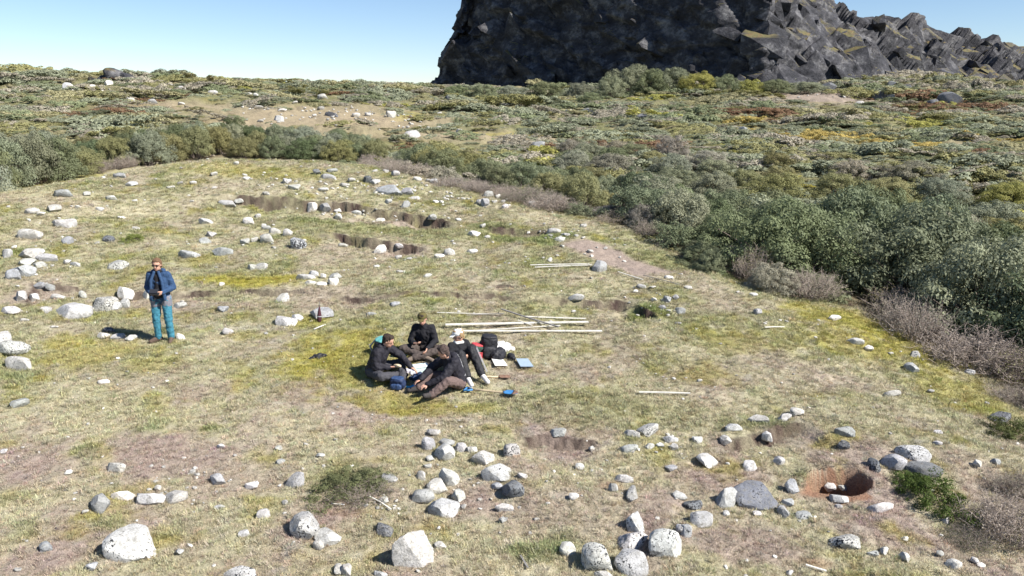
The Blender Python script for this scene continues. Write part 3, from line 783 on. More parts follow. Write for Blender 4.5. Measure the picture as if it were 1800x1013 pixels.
# ------------------------------------------------------------------ scattered cover (stuff): hillside mats and grass
def scatter(name, pts, scl, rot, tint, protos, pickidx, label, cat, mat):
    me = bpy.data.meshes.new(name); me.vertices.add(len(pts)); me.vertices.foreach_set('co', np.asarray(pts, np.float32).ravel())
    def attr(n, t, v, key='value'):
        a = me.attributes.new(n, t, 'POINT'); a.data.foreach_set(key, np.asarray(v).ravel())
    attr('scl', 'FLOAT_VECTOR', np.asarray(scl, np.float32), 'vector'); attr('rot', 'FLOAT_VECTOR', np.asarray(rot, np.float32), 'vector')
    attr('pick', 'INT', np.asarray(pickidx, np.int32))
    attr('tint', 'FLOAT_COLOR', np.concatenate([tint, np.ones((len(pts), 1))], 1).astype(np.float32), 'color')
    o = obj(name, me); tag(o, label, cat, kind='stuff')
    ng = bpy.data.node_groups.new(name + '_nodes', 'GeometryNodeTree')
    ng.interface.new_socket('Geometry', in_out='INPUT', socket_type='NodeSocketGeometry'); ng.interface.new_socket('Geometry', in_out='OUTPUT', socket_type='NodeSocketGeometry')
    gi = ng.nodes.new('NodeGroupInput'); go = ng.nodes.new('NodeGroupOutput')
    iop = ng.nodes.new('GeometryNodeInstanceOnPoints'); jg = ng.nodes.new('GeometryNodeJoinGeometry')
    for m in reversed(protos):
        po = bpy.data.objects.new(name + '_source', m)
        oi = ng.nodes.new('GeometryNodeObjectInfo'); oi.inputs['Object'].default_value = po; oi.inputs['As Instance'].default_value = True
        ng.links.new(oi.outputs['Geometry'], jg.inputs[0])
    def na(n, t):
        a = ng.nodes.new('GeometryNodeInputNamedAttribute'); a.data_type = t; a.inputs['Name'].default_value = n; return a.outputs['Attribute']
    ng.links.new(gi.outputs[0], iop.inputs['Points']); ng.links.new(jg.outputs[0], iop.inputs['Instance'])
    iop.inputs['Pick Instance'].default_value = True
    ng.links.new(na('pick', 'INT'), iop.inputs['Instance Index']); ng.links.new(na('scl', 'FLOAT_VECTOR'), iop.inputs['Scale'])
    e2r = ng.nodes.new('FunctionNodeEulerToRotation'); ng.links.new(na('rot', 'FLOAT_VECTOR'), e2r.inputs[0]); ng.links.new(e2r.outputs[0], iop.inputs['Rotation'])
    ng.links.new(iop.outputs[0], go.inputs[0])
    md = o.modifiers.new('scatter', 'NODES'); md.node_group = ng
    return o
def polar_pts(rs, n, r0, r1, power, half=44):
    """density falls with distance as r**-power"""
    th = np.radians(rs.uniform(-half, half, n)); q = 2 - power; u = rs.rand(n)
    r = np.exp(np.log(r0) + u * np.log(r1 / r0)) if abs(q) < 1e-6 else (r0 ** q + u * (r1 ** q - r0 ** q)) ** (1 / q)
    return np.sin(th) * r, np.cos(th) * r

def build_hillside():
    rs = np.random.RandomState(3)
    mats_ = [willow_proto(400 + k, 50, 62, 0.044, 0.36, 1.0, M['leaf_i'], 0.05)[0] for k in range(5)]
    x, y = polar_pts(rs, 17000, 33, 128, 1.0)
    r = np.hypot(x, y); e = edge_r(x, y)
    b = bare_far(x, y)
    dens = (0.70 + 1.0 * fbm(x, y, 0.17, 3, 70.0)) * (0.75 + 0.25 * sstep(-12, 8, x))
    keep = (r > e + 1.5) & (rs.rand(len(x)) > b * 1.05) & (rs.rand(len(x)) < dens)
    x, y = x[keep], y[keep]; r = r[keep]; n = len(x)
    z = H(x, y)
    lean = fbm(x, y, 0.10, 3, 80.0)
    sz = (0.34 + 1.25 * rs.rand(n) ** 6) * (0.8 + r / 110.0) * (1 + 0.5 * np.clip(lean, -0.6, 1))
    scl = np.stack([sz * 1.15, sz * 1.15, sz * rs.uniform(0.35, 0.85, n)], 1)
    pal = np.array([SILVER, SAGE, OLV, GREYB, (0.30, 0.28, 0.16), SILVER])
    tint = pal[rs.randint(0, len(pal), n)]
    zn = fbm(x, y, 0.10, 3, 90.0)
    for th_, c in [(0.62, RUSTT), (-0.55, YG)]:
        m = (zn > th_) if th_ > 0 else (zn < th_)
        m &= rs.rand(n) < 0.6
        tint[m] = c
    def tp(px, py, rx, ry, c, s):
        P = hit(px, py, h_base); q = hit(px, py + 3, h_base); dd = depth(P)
        R_ = math.hypot(P.x - q.x, P.y - q.y) / 3 * ry
        m = rs.rand(n) < s * sstep(1.5, 0.4, np.hypot((x - P.x) / (rx * dd / FPX), (y - P.y) / min(R_, 12)) + 0.5 * fbm(x, y, 0.5, 2, 77.0))
        tint[m] = c
    for a in [(1420, 245, 120, 12, YEL, .8), (1480, 250, 70, 10, YEL, .8), (1770, 252, 60, 14, YEL, .85), (1330, 315, 50, 14, (0.30, 0.26, 0.04), .8), (1290, 130, 25, 5, YEL, .8), (1250, 215, 40, 6, YEL, .3),
              (1090, 268, 100, 10, RUSTT, .85), (1650, 190, 70, 8, RUSTT, .9), (1340, 205, 60, 8, RUSTT, .7), (100, 128, 60, 4, RUSTT, .9), (250, 122, 40, 4, RUSTT, .9), (1540, 137, 60, 5, RUSTT, .8), (1720, 140, 80, 8, RUSTT, .6), (220, 200, 50, 8, RUSTT, .6), (260, 145, 60, 5, RUSTT, .5), (1560, 175, 60, 5, RUSTT, .5)]:
        tp(*a)
    tint = np.clip(tint * 1.15 * rs.uniform(0.85, 1.2, (n, 1)), 0, .6)
    rot = np.stack([rs.normal(0, .12, n), rs.normal(0, .12, n), rs.uniform(0, 6.28, n)], 1)
    scatter('hillside_scrub', np.stack([x, y, z - 0.04], 1), scl, rot, tint, mats_, rs.randint(0, 5, n), 'low green, rust and yellow scrub covering the hillside', 'scrub', None)
    # undergrowth between the shrubs near the mound
    x, y = polar_pts(rs, 5000, 12, 46, 1.0)
    r = np.hypot(x, y); e = edge_r(x, y); keep = (r > e + 0.3) & (r < e + 12) & (rs.rand(len(x)) < 0.75) & ~((x > 9) & (r < e + 2.6) & (x < 12.5))
    x, y = x[keep], y[keep]; n = len(x)
    sz = rs.uniform(0.22, 0.5, n)
    tint = np.array([GREYB, OLV, SAGE, (0.2, 0.15, 0.11)])[rs.randint(0, 4, n)] * rs.uniform(0.7, 1.1, (n, 1))
    scatter('undergrowth', np.stack([x, y, H(x, y) - 0.03], 1), np.stack([sz, sz, sz * rs.uniform(.6, 1.2, n)], 1), np.stack([0 * x, 0 * x, rs.uniform(0, 6.28, n)], 1), tint, mats_, rs.randint(0, 5, n),
            'low brownish undergrowth between the shrubs around the mound', 'undergrowth', None)
build_hillside()

def tuft_proto(seed, blades, h, rad, w):
    rs = np.random.RandomState(seed)
    a = rs.uniform(0, 6.283, blades); q = rad * np.sqrt(rs.rand(blades))
    b = np.stack([np.cos(a) * q, np.sin(a) * q, np.full(blades, -0.012)], 1)
    ln = rs.uniform(0.15, 1.0, blades) * h
    hh = h * rs.uniform(0.35, 1.0, blades)
    a2 = a + rs.normal(0, 0.9, blades)
    tip = b + np.stack([np.cos(a2) * ln, np.sin(a2) * ln, hh], 1)
    s = np.stack([-np.sin(a2 + rs.normal(0, .6, blades)), np.cos(a2), 0 * a], 1) * w * 0.5
    mid = (b + tip) / 2 + np.stack([0 * a, 0 * a, hh * 0.18], 1)
    V = np.stack([b - s, b + s, mid + s * 0.8, tip, mid - s * 0.8], 1).reshape(-1, 3)
    k = np.arange(blades)[:, None] * 5
    F3 = np.concatenate([k + np.array([0, 1, 2]), k + np.array([0, 2, 4]), k + np.array([4, 2, 3])], 0)
    me = mesh_np('tuft', V, F3, M['grass_i']); v = rs.rand(blades); leafvar(me, np.concatenate([v, v, v]))
    return me
def build_grass():
    rs = np.random.RandomState(8)
    protos = [tuft_proto(500 + k, 26, 0.055, 0.085, 0.008) for k in range(4)] + [tuft_proto(520 + k, 30, 0.085, 0.07, 0.009) for k in range(3)]
    x, y = polar_pts(rs, 300000, 6.4, 44, 1.25, 42)
    r = np.hypot(x, y); e = edge_r(x, y)
    k = r < e + 1.2
    x, y, r = x[k], y[k], r[k]
    c, bare = gcolor(x, y)
    dens = 0.72 + 0.5 * fbm(x, y, 1.6, 3, 60.0)
    k = (rs.rand(len(x)) > bare * 1.15) & (rs.rand(len(x)) < dens)
    x, y, r, c = x[k], y[k], r[k], c[k]; n = len(x)
    green = np.clip((c[:, 1] - c[:, 0]) * 6 + 0.9, 0.55, 1.25)
    s = rs.uniform(0.55, 1.25, n) * green * (0.75 + 0.025 * r)
    c = np.clip(c * 1.12 * rs.uniform(0.84, 1.20, (n, 1)) * (1 + rs.normal(0, 0.05, (n, 3))), 0.02, 0.75)
    pk = np.where(rs.rand(n) < 0.8, rs.randint(0, 4, n), rs.randint(4, 7, n))
    rot = np.stack([rs.normal(0, .15, n), rs.normal(0, .15, n), rs.uniform(0, 6.28, n)], 1)
    scatter('grass', np.stack([x, y, H(x, y)], 1), np.stack([s, s, s], 1), rot, c, protos, pk, 'short straw-coloured and green grass covering the mound', 'grass', None)
build_grass()

# ------------------------------------------------------------------ stones
def stone_proto(seed):
    rs = np.random.RandomState(seed)
    bm = bmesh.new(); bmesh.ops.create_icosphere(bm, subdivisions=4 if seed % 2 else 3, radius=1.0)
    V = np.array([v.co[:] for v in bm.verts])
    V = np.sign(V) * np.abs(V) ** 0.72; V /= np.abs(V).max()
    q0 = np.linalg.qr(rs.normal(0, 1, (3, 3)))[0]; V = V @ np.array([[math.cos(seed), -math.sin(seed), 0], [math.sin(seed), math.cos(seed), 0], [0, 0, 1]])
    for k in range(rs.randint(8, 14)):
        n = rs.normal(0, 1, 3) * np.array([1, 1, 0.9]); n /= np.linalg.norm(n); d = rs.uniform(0.54, 0.94)
        q = V @ n - d; V = V - np.where(q > 0, q * 0.92, 0)[:, None] * n
    V *= (1 + 0.05 * fbm(V[:, 0] + V[:, 2], V[:, 1] - V[:, 2] * .7, 1.6, 3, seed))[:, None]
    V *= (1 + 0.02 * fbm(V[:, 0] * 1.3 + V[:, 2], V[:, 1] + V[:, 2], 6.0, 2, seed + 3))[:, None]
    lo, hi = V.min(0), V.max(0)
    V = (V - (lo + hi) / 2) / ((hi - lo) / 2)
    for v, c in zip(bm.verts, V): v.co = c
    me = bpy.data.meshes.new('field_stone'); bm.to_mesh(me); bm.free()
    me.polygons.foreach_set('use_smooth', np.ones(len(me.polygons), bool)); me.set_sharp_from_angle(angle=R(26)); me.materials.append(M['stone'])
    return me
STONEM = [stone_proto(700 + k) for k in range(18)]
# stones traced region by region: (origin x, origin y, scale, [(cx, cy, w, h, tone)])  tone: '' pale, 'd' dark, 's' black specks, 'w' white, 'g' grey
SL = [
 (0, 690, 3.0, [(700, 790, 240, 190, 's'), (103, 52, 85, 55, 'g'), (20, 310, 40, 25, ''), (360, 420, 40, 28, 'w'), (612, 398, 105, 40, ''), (540, 570, 85, 110, 'g'), (655, 548, 110, 35, 'w'), (790, 555, 140, 75, ''), (925, 540, 110, 70, ''),
   (835, 505, 30, 30, ''), (1150, 455, 80, 55, 'g'), (1330, 488, 65, 48, 'w'), (1040, 433, 30, 22, 'w'), (1480, 362, 50, 35, 'g'), (1470, 293, 35, 26, ''), (1613, 273, 25, 20, 'w'), (1692, 330, 40, 25, ''), (1560, 460, 90, 85, 'g'), (1618, 690, 150, 145, 's'),
   (1730, 745, 120, 95, ''), (1680, 810, 50, 55, ''), (1290, 742, 60, 40, ''), (1390, 640, 60, 55, ''), (450, 628, 32, 26, ''), (245, 812, 60, 60, 'g'), (480, 915, 65, 50, 'g'), (1785, 925, 40, 75, ''), (1270, 962, 170, 44, 's'), (948, 840, 40, 36, ''),
   (1003, 808, 30, 26, 'w'), (1165, 285, 50, 20, 'w'), (1160, 605, 50, 20, ''), (95, 935, 36, 22, '')]),
 (600, 690, 3.0, [(490, 205, 70, 42, ''), (460, 270, 66, 76, 'g'), (555, 262, 70, 50, 'g'), (545, 312, 95, 90, ''), (630, 288, 64, 52, ''), (688, 300, 50, 40, ''), (748, 340, 110, 80, 's'), (820, 405, 142, 105, ''), (900, 300, 78, 92, 's'), (955, 435, 48, 42, ''),
   (905, 505, 115, 90, 'd'), (820, 490, 60, 40, 'g'), (573, 445, 105, 115, ''), (508, 495, 98, 82, ''), (432, 545, 105, 90, 'g'), (618, 545, 66, 80, ''), (540, 600, 150, 110, ''), (420, 440, 50, 50, ''), (468, 350, 40, 36, ''), (455, 388, 40, 24, ''),
   (250, 445, 80, 50, 'g'), (225, 568, 45, 40, 'w'), (225, 720, 85, 75, 'd'), (390, 820, 220, 205, ''), (525, 800, 60, 45, 'w'), (1145, 205, 76, 52, 'g'), (1225, 545, 50, 40, 'w'), (1190, 820, 75, 76, ''), (1255, 390, 44, 38, ''), (850, 675, 40, 34, 'g'),
   (860, 612, 90, 30, ''), (1515, 290, 96, 56, 'g'), (1530, 218, 80, 36, ''), (1615, 195, 112, 80, 's'), (1625, 280, 45, 36, ''), (1680, 278, 40, 28, ''), (1752, 290, 40, 40, ''), (1735, 245, 70, 40, ''), (1320, 300, 34, 34, ''), (1490, 455, 90, 42, ''),
   (1535, 520, 50, 100, 'g'), (1435, 505, 44, 48, 'g'), (1550, 665, 90, 140, 's'), (1535, 762, 145, 110, 's'), (1705, 785, 150, 155, 'ss'), (1350, 860, 160, 160, 's'), (1530, 890, 160, 150, 's'), (1785, 540, 70, 50, ''), (1785, 715, 40, 60, 'g'), (20, 925, 60, 90, ''),
   (1740, 395, 60, 40, 'g'), (1385, 965, 90, 30, ''), (205, 960, 70, 30, '')]),
 (1200, 640, 2.715, [(1095, 418, 140, 86, 's'), (1005, 465, 96, 84, 'g'), (1148, 495, 142, 76, 'd'), (907, 470, 44, 70, 'd'), (770, 318, 84, 52, 'g'), (765, 385, 50, 44, 'd'), (485, 250, 60, 40, ''), (542, 228, 60, 44, ''), (360, 266, 88, 32, ''), (240, 300, 76, 42, ''),
   (205, 358, 48, 40, ''), (402, 344, 46, 46, ''), (68, 360, 46, 34, ''), (115, 450, 90, 66, 'w'), (315, 480, 60, 48, 'w'), (458, 462, 46, 44, ''), (205, 635, 112, 100, 'g'), (340, 615, 210, 135, 'd'), (520, 585, 62, 66, 'g'), (500, 660, 50, 42, 'g'), (478, 700, 44, 66, 'g'),
   (570, 718, 76, 44, 'g'), (700, 586, 48, 42, 'w'), (762, 594, 38, 30, ''), (745, 638, 76, 50, ''), (742, 680, 34, 24, ''), (945, 680, 120, 58, 'w'), (770, 840, 132, 86, 's'), (90, 735, 100, 80, ''), (50, 670, 80, 50, 'd'), (15, 790, 50, 70, 'g'), (355, 712, 36, 26, ''),
   (205, 712, 30, 26, ''), (960, 885, 34, 52, ''), (1060, 832, 36, 26, 'w'), (1290, 955, 66, 52, ''), (1225, 905, 30, 28, ''), (1420, 958, 34, 26, 'w'), (1390, 938, 30, 40, ''), (1055, 915, 40, 60, ''), (1255, 748, 34, 40, ''), (1405, 478, 36, 44, ''), (1490, 468, 40, 34, 'g'),
   (1510, 255, 100, 60, 'd'), (1370, 40, 48, 26, ''), (1215, 325, 40, 20, ''), (1215, 378, 36, 26, ''), (1000, 145, 70, 18, ''), (1185, 130, 30, 16, ''), (80, 80, 24, 18, 'w'), (510, 995, 30, 30, ''), (905, 905, 50, 30, 'g')]),
 (0, 400, 2.98, [(155, 38, 128, 44, ''), (355, 70, 50, 44, 'g'), (40, 140, 44, 46, ''), (75, 105, 26, 20, 'w'), (165, 135, 120, 56, ''), (250, 162, 100, 38, ''), (140, 180, 85, 44, ''), (210, 198, 70, 34, ''), (130, 225, 110, 60, 'g'), (75, 248, 70, 56, 'g'), (210, 302, 56, 36, 'g'),
   (265, 310, 50, 34, 'g'), (115, 360, 60, 50, ''), (185, 370, 60, 44, 'w'), (305, 362, 66, 34, ''), (435, 355, 38, 40, ''), (60, 430, 90, 48, ''), (245, 428, 50, 30, ''), (385, 430, 165, 86, ''), (548, 398, 115, 80, 's'), (600, 412, 60, 44, ''), (655, 400, 50, 50, ''),
   (660, 345, 76, 70, 'w'), (780, 352, 56, 52, 'w'), (945, 405, 60, 32, ''), (620, 195, 95, 58, 's'), (355, 180, 38, 24, ''), (398, 196, 54, 16, ''), (572, 62, 50, 36, 'd'), (1000, 150, 110, 26, 'g'), (1165, 132, 100, 24, 'g'), (1105, 35, 50, 30, ''), (1075, 70, 55, 36, 'g'),
   (1400, 8, 60, 14, ''), (1440, 24, 56, 40, ''), (1508, 28, 46, 40, ''), (1400, 60, 74, 50, ''), (1335, 62, 24, 34, ''), (1285, 74, 46, 30, ''), (1565, 82, 74, 54, 'ss'), (1365, 205, 84, 40, ''), (1320, 210, 40, 34, ''), (1480, 370, 66, 50, ''), (1495, 487, 110, 60, 's'),
   (1555, 470, 60, 36, ''), (1685, 445, 130, 75, 'g'), (1165, 425, 60, 36, 'g'), (1195, 542, 54, 34, ''), (945, 572, 42, 34, 'w'), (25, 580, 70, 80, 's'), (70, 630, 130, 90, 's'), (110, 715, 158, 70, ''), (545, 808, 54, 28, 'w'), (580, 540, 70, 30, 'd'), (545, 566, 60, 40, ''),
   (620, 568, 60, 36, ''), (690, 572, 56, 34, ''), (130, 487, 40, 14, ''), (285, 523, 36, 14, '')]),
 (400, 320, 3.6, [(243, 74, 36, 22, ''), (425, 32, 72, 36, ''), (605, 48, 58, 28, 'w'), (740, 20, 44, 26, ''), (1025, 58, 150, 56, 'g'), (1135, 62, 76, 44, 'g'), (925, 6, 40, 16, ''), (1185, 105, 60, 26, ''), (1125, 145, 56, 44, 'g'), (1020, 125, 40, 30, ''), (535, 165, 62, 58, 'w'),
   (620, 155, 70, 44, 'g'), (700, 183, 42, 30, 'w'), (705, 222, 46, 36, 'w'), (815, 195, 60, 24, ''), (970, 240, 54, 36, 'w'), (1072, 232, 20, 16, ''), (1295, 238, 60, 36, ''), (1460, 240, 34, 22, ''), (1560, 325, 74, 36, 'w'), (1643, 350, 34, 24, 'w'), (1615, 280, 36, 30, ''),
   (730, 400, 58, 28, ''), (965, 425, 70, 54, 'w'), (1088, 414, 48, 30, 'w'), (1080, 480, 40, 34, ''), (1150, 484, 34, 18, ''), (1408, 445, 66, 50, 'w'), (1548, 440, 64, 32, 'w'), (1340, 470, 60, 34, 'w'), (1265, 590, 52, 26, ''), (945, 535, 36, 22, ''), (1090, 568, 40, 20, ''),
   (545, 580, 60, 34, ''), (500, 605, 110, 40, ''), (605, 600, 34, 36, 'w'), (690, 595, 80, 48, ''), (598, 645, 60, 30, 'w'), (525, 638, 66, 30, 'w'), (670, 632, 60, 48, 'w'), (910, 838, 64, 30, 'g'), (1060, 770, 60, 36, 'g'), (1630, 135, 50, 50, 'g'), (1590, 130, 40, 30, 'g'),
   (1690, 130, 30, 26, ''), (1755, 158, 40, 30, 'w'), (1650, 78, 60, 40, ''), (1710, 95, 30, 28, ''), (1385, 112, 24, 14, '')]),
 (750, 380, 3.6, [(805, 95, 80, 44, ''), (880, 120, 50, 26, ''), (840, 150, 70, 22, ''), (945, 125, 30, 18, ''), (990, 138, 26, 16, ''), (1035, 222, 36, 26, 'w'), (1130, 205, 26, 18, 'd'), (1090, 325, 90, 76, 'g'), (1535, 388, 58, 30, 'w'), (1655, 453, 46, 24, 'w'), (1430, 450, 40, 22, ''),
   (1360, 445, 60, 26, 'g'), (1440, 528, 40, 28, ''), (1515, 530, 56, 50, 'g'), (1575, 518, 40, 34, 'g'), (1490, 583, 44, 36, 'g'), (1605, 598, 60, 44, 'g'), (1530, 598, 34, 20, ''), (1525, 630, 26, 20, ''), (1590, 680, 40, 26, ''), (1320, 475, 30, 20, ''), (640, 275, 24, 14, ''),
   (735, 268, 20, 16, ''), (780, 275, 24, 34, ''), (985, 65, 30, 26, ''), (945, 520, 90, 26, ''), (930, 605, 30, 16, '')]),
 (1200, 300, 2.813, [(25, 578, 36, 18, ''), (350, 612, 36, 20, ''), (748, 727, 56, 28, 'w'), (850, 845, 76, 34, ''), (918, 880, 38, 30, 'w'), (1028, 903, 26, 16, ''), (1395, 875, 34, 22, 'd'), (1465, 900, 40, 20, 'w'), (1145, 908, 50, 36, 'g'), (1130, 975, 60, 50, 'g'), (370, 700, 36, 40, 'g')]),
 (0, 80, 2.98, [(360, 220, 56, 36, 'w'), (400, 228, 40, 22, 'w'), (485, 222, 36, 26, 'w'), (570, 200, 44, 26, 'w'), (745, 195, 40, 26, 'w'), (795, 195, 26, 20, ''), (852, 213, 46, 24, 'w'), (900, 216, 28, 22, 'w'), (955, 230, 40, 24, 'w'), (980, 255, 36, 16, ''), (1115, 250, 44, 24, ''),
   (1300, 255, 36, 16, ''), (1340, 262, 24, 18, 'w'), (678, 290, 52, 28, ''), (800, 296, 50, 22, 'g'), (1355, 325, 40, 18, 'd'), (1690, 270, 50, 24, ''), (1680, 330, 34, 18, ''), (1480, 342, 40, 18, ''), (1460, 388, 50, 30, ''), (1740, 368, 70, 24, 'd'), (950, 305, 30, 14, ''), (1545, 300, 26, 14, ''),
   (690, 727, 58, 24, ''), (335, 773, 90, 44, 'g'), (455, 778, 46, 24, ''), (585, 800, 60, 24, ''), (285, 852, 76, 40, ''), (170, 870, 60, 36, ''), (218, 882, 38, 22, 'w'), (340, 935, 108, 42, ''), (1195, 830, 86, 40, ''), (1255, 812, 46, 22, ''), (1010, 720, 34, 18, 'w'), (943, 723, 28, 18, ''),
   (893, 746, 40, 14, ''), (1125, 745, 28, 12, ''), (1120, 675, 34, 22, ''), (1395, 775, 34, 16, ''), (1293, 698, 34, 18, ''), (1283, 680, 24, 12, ''), (630, 685, 70, 26, 'g'), (705, 815, 34, 14, ''), (525, 860, 46, 12, ''), (1305, 925, 54, 44, 'w'), (1350, 895, 30, 24, ''), (635, 903, 36, 20, ''),
   (1080, 920, 66, 30, ''), (1500, 712, 46, 30, ''), (1660, 665, 40, 30, 'd'), (1720, 690, 70, 26, 'g'), (1740, 655, 50, 24, 'g')]),
 (600, 80, 2.98, [(370, 468, 80, 38, ''), (620, 455, 48, 26, ''), (500, 434, 40, 16, ''), (260, 362, 48, 28, ''), (1205, 325, 46, 30, 'd'), (1105, 345, 36, 24, 'w'), (1115, 418, 44, 26, 'd'), (850, 303, 60, 26, 'g'), (570, 275, 44, 22, 'd'), (260, 250, 44, 20, ''), (1190, 345, 40, 16, ''),
   (1290, 340, 50, 18, ''), (1440, 355, 50, 20, 'd'), (1575, 375, 56, 26, 'd'), (1590, 415, 50, 22, 'd'), (965, 275, 40, 20, ''), (1030, 520, 70, 30, 'g'), (140, 362, 30, 20, 'd'), (75, 365, 40, 20, 'g'), (285, 672, 40, 30, ''), (400, 700, 40, 20, 'w'), (485, 712, 36, 24, ''), (455, 708, 24, 16, ''),
   (235, 660, 30, 18, ''), (55, 705, 36, 22, ''), (140, 705, 40, 36, 'd'), (175, 715, 50, 26, ''), (1000, 835, 34, 34, ''), (950, 795, 60, 20, 'd'), (1195, 858, 24, 16, ''), (1265, 945, 40, 20, '')]),
 (1200, 80, 2.98, [(315, 447, 40, 34, 'g'), (250, 466, 34, 18, ''), (1400, 282, 110, 56, 'd'), (1030, 268, 64, 40, 'd'), (1100, 272, 50, 28, 'g'), (760, 222, 70, 40, 'd'), (735, 215, 30, 40, 'd'), (1165, 228, 40, 40, 'd'), (1090, 205, 40, 26, 'd'), (950, 225, 30, 20, 'd'), (985, 235, 30, 20, ''),
   (925, 302, 40, 20, ''), (1310, 300, 60, 26, 'd'), (850, 245, 24, 16, 'd'), (1200, 265, 30, 16, '')]),
]
PLACES = [  # pixel position and words for it
 (60, 480, 'in the pile at the left edge'), (60, 630, 'at the left edge below the pile'), (150, 540, 'left of the standing person'), (270, 505, 'right behind the standing person'), (220, 588, 'at the standing person\'s feet'), (110, 390, 'on the grass near the left edge'),
 (220, 460, 'between cushion plant and standing person'), (380, 430, 'on the grass right of the cushion plant'), (480, 420, 'in the group left of the small scarp'), (560, 490, 'in the white cluster above the upright tool'), (520, 555, 'by the upright tool'), (380, 360, 'left of the long scarp'),
 (280, 325, 'near the left band of shrubs'), (540, 315, 'on the crest of the mound'), (590, 372, 'in the long soil scarp'), (690, 335, 'on the crest around the big boulder'), (850, 355, 'on the crest by the brown shrubs'), (700, 440, 'by the small soil scarp'), (790, 390, 'at the right end of the long scarp'),
 (810, 440, 'right of the small soil scarp'), (710, 500, 'on the grass above the seated group'), (980, 415, 'at the upper end of the dusty trench'), (1060, 470, 'at the end of the paired white poles'), (1170, 530, 'in the group right of the grassy bank'), (1180, 490, 'below the dusty trench'), (1010, 525, 'in the scarp above the long poles'),
 (1480, 600, 'on the grass before the right thicket'), (1700, 650, 'on the right slope of the mound'), (1620, 810, 'beside the juniper bush'), (1480, 860, 'in and around the red soil pit'), (1330, 860, 'left of the red soil pit'), (1340, 755, 'along the low scarp at right'), (1290, 810, 'below the low scarp at right'),
 (1480, 770, 'above the red soil pit'), (1480, 950, 'below the red soil pit'), (1680, 960, 'in the bottom right corner'), (1150, 770, 'around the big stone below the short pole'), (1110, 850, 'on the slope between pit and tumbled setting'), (1110, 970, 'in the black-speckled group at the bottom'), (1000, 900, 'at the bottom centre right'),
 (780, 800, 'in the upper arc of the tumbled setting'), (880, 820, 'at the right side of the tumbled setting'), (780, 870, 'in the lower heap of the tumbled setting'), (680, 860, 'by the heather bush'), (720, 970, 'around the big angular boulder at the bottom'), (550, 930, 'below the heather bush'), (400, 850, 'left of the heather bush'),
 (280, 870, 'in the flat row at lower left'), (230, 960, 'around the big round boulder at lower left'), (60, 720, 'on the bare ground at far left'), (180, 690, 'on the grass below the standing person'), (980, 745, 'on the grass below the blue shovel'),
 (140, 155, 'on the hillside at far left'), (290, 150, 'on the skyline slope at left'), (250, 180, 'on the tan slope at left'), (450, 190, 'on the tan slope at left centre'), (580, 190, 'on the tan slope at centre'), (720, 235, 'on the bare slope behind the shrub band'), (900, 180, 'on the hillside below the cliff'), (1000, 195, 'among the hillside scrub below the cliff'), (1110, 205, 'in the scrub right of the hillside path'), (1300, 230, 'in the scrub above the right thicket'),
 (1460, 160, 'on the dusty patch below the cliff'), (1560, 170, 'right of the dusty patch'), (1670, 178, 'on the rust heath at right'), (1240, 660, 'alone on the right grass'),
]
TONE = {'': ((0.50, 0.49, 0.47), 0.3, 'pale grey'), 'w': ((0.66, 0.64, 0.61), 0.12, 'whitish'), 'g': ((0.36, 0.365, 0.37), 0.4, 'grey'), 's': ((0.52, 0.515, 0.50), 0.62, 'black-speckled pale'), 'ss': ((0.55, 0.55, 0.55), 0.9, 'heavily black-speckled'), 'd': ((0.17, 0.18, 0.20), 0.7, 'dark')}
rsT = random.Random(21)
stones = []
for ox, oy, sc, L in SL:
    for cx, cy, w, h, tn in L:
        stones.append((ox + cx / sc, oy + cy / sc, w / sc, h / sc, tn))
stones.sort(key=lambda s: -s[2] * s[3])
def stone_xform(s):
    px, py, w, h, tn = s
    P = at(px, py + 0.30 * h); dd = depth(P)
    sx = w * dd / FPX
    hor = math.hypot(P.x, P.y); al = math.atan2(CAMZ - P.z, hor) + 0.08
    sy = sx * rsT.uniform(0.75, 1.0)
    hv = h * dd / FPX
    sz = (hv - sy * math.sin(al) * 0.85) / math.cos(al)
    if sz < 0.36 * sx:
        sz = max(0.33 * sx, hv * 0.45); sy = min(sy, max(0.4 * sx, (hv - sz * math.cos(al)) / math.sin(al) * 1.1)) if al > 0.05 else sy
    if sz > 0.9 * sx:
        sz = 0.78 * sx; sy = min(2.3 * sx, max(sx * 0.9, (hv - sz * math.cos(al)) / math.sin(al)))
    bury = 0.38 if w > 14 else 0.2
    tall = sz / (1 - bury)
    z = Hz(P.x, P.y) + sz - tall / 2 + 0.01
    # turn the boulder about its own axis but keep the width seen from the front
    a = rsT.choice((0, math.pi)) + rsT.uniform(-0.3, 0.3)
    return (P.x, P.y, z), (rsT.uniform(-0.15, 0.15), rsT.uniform(-0.15, 0.15), a), (sx / 2 * 1.16, sy / 2 * 1.12, tall / 2 * 1.06)
labels = {}
built = []
for i, s in enumerate(stones[:300]):
    loc, rot, scl = stone_xform(s)
    o = obj('field_stone', STONEM[rsT.randrange(18)], None, loc, rot, scl)
    col, al, word = TONE[s[4]]
    g = rsT.uniform(0.88, 1.12)
    o.color = (col[0] * g * rsT.uniform(0.97, 1.03), col[1] * g, col[2] * g * rsT.uniform(0.94, 1.04), min(1, al * rsT.uniform(0.6, 1.3)))
    pl = min(PLACES, key=lambda p: ((p[0] - s[0]) ** 2 + ((p[1] - s[1]) * 1.6) ** 2))[2]
    built.append((pl, s, o, word))
bypl = {}
for b in built: bypl.setdefault(b[0], []).append(b)
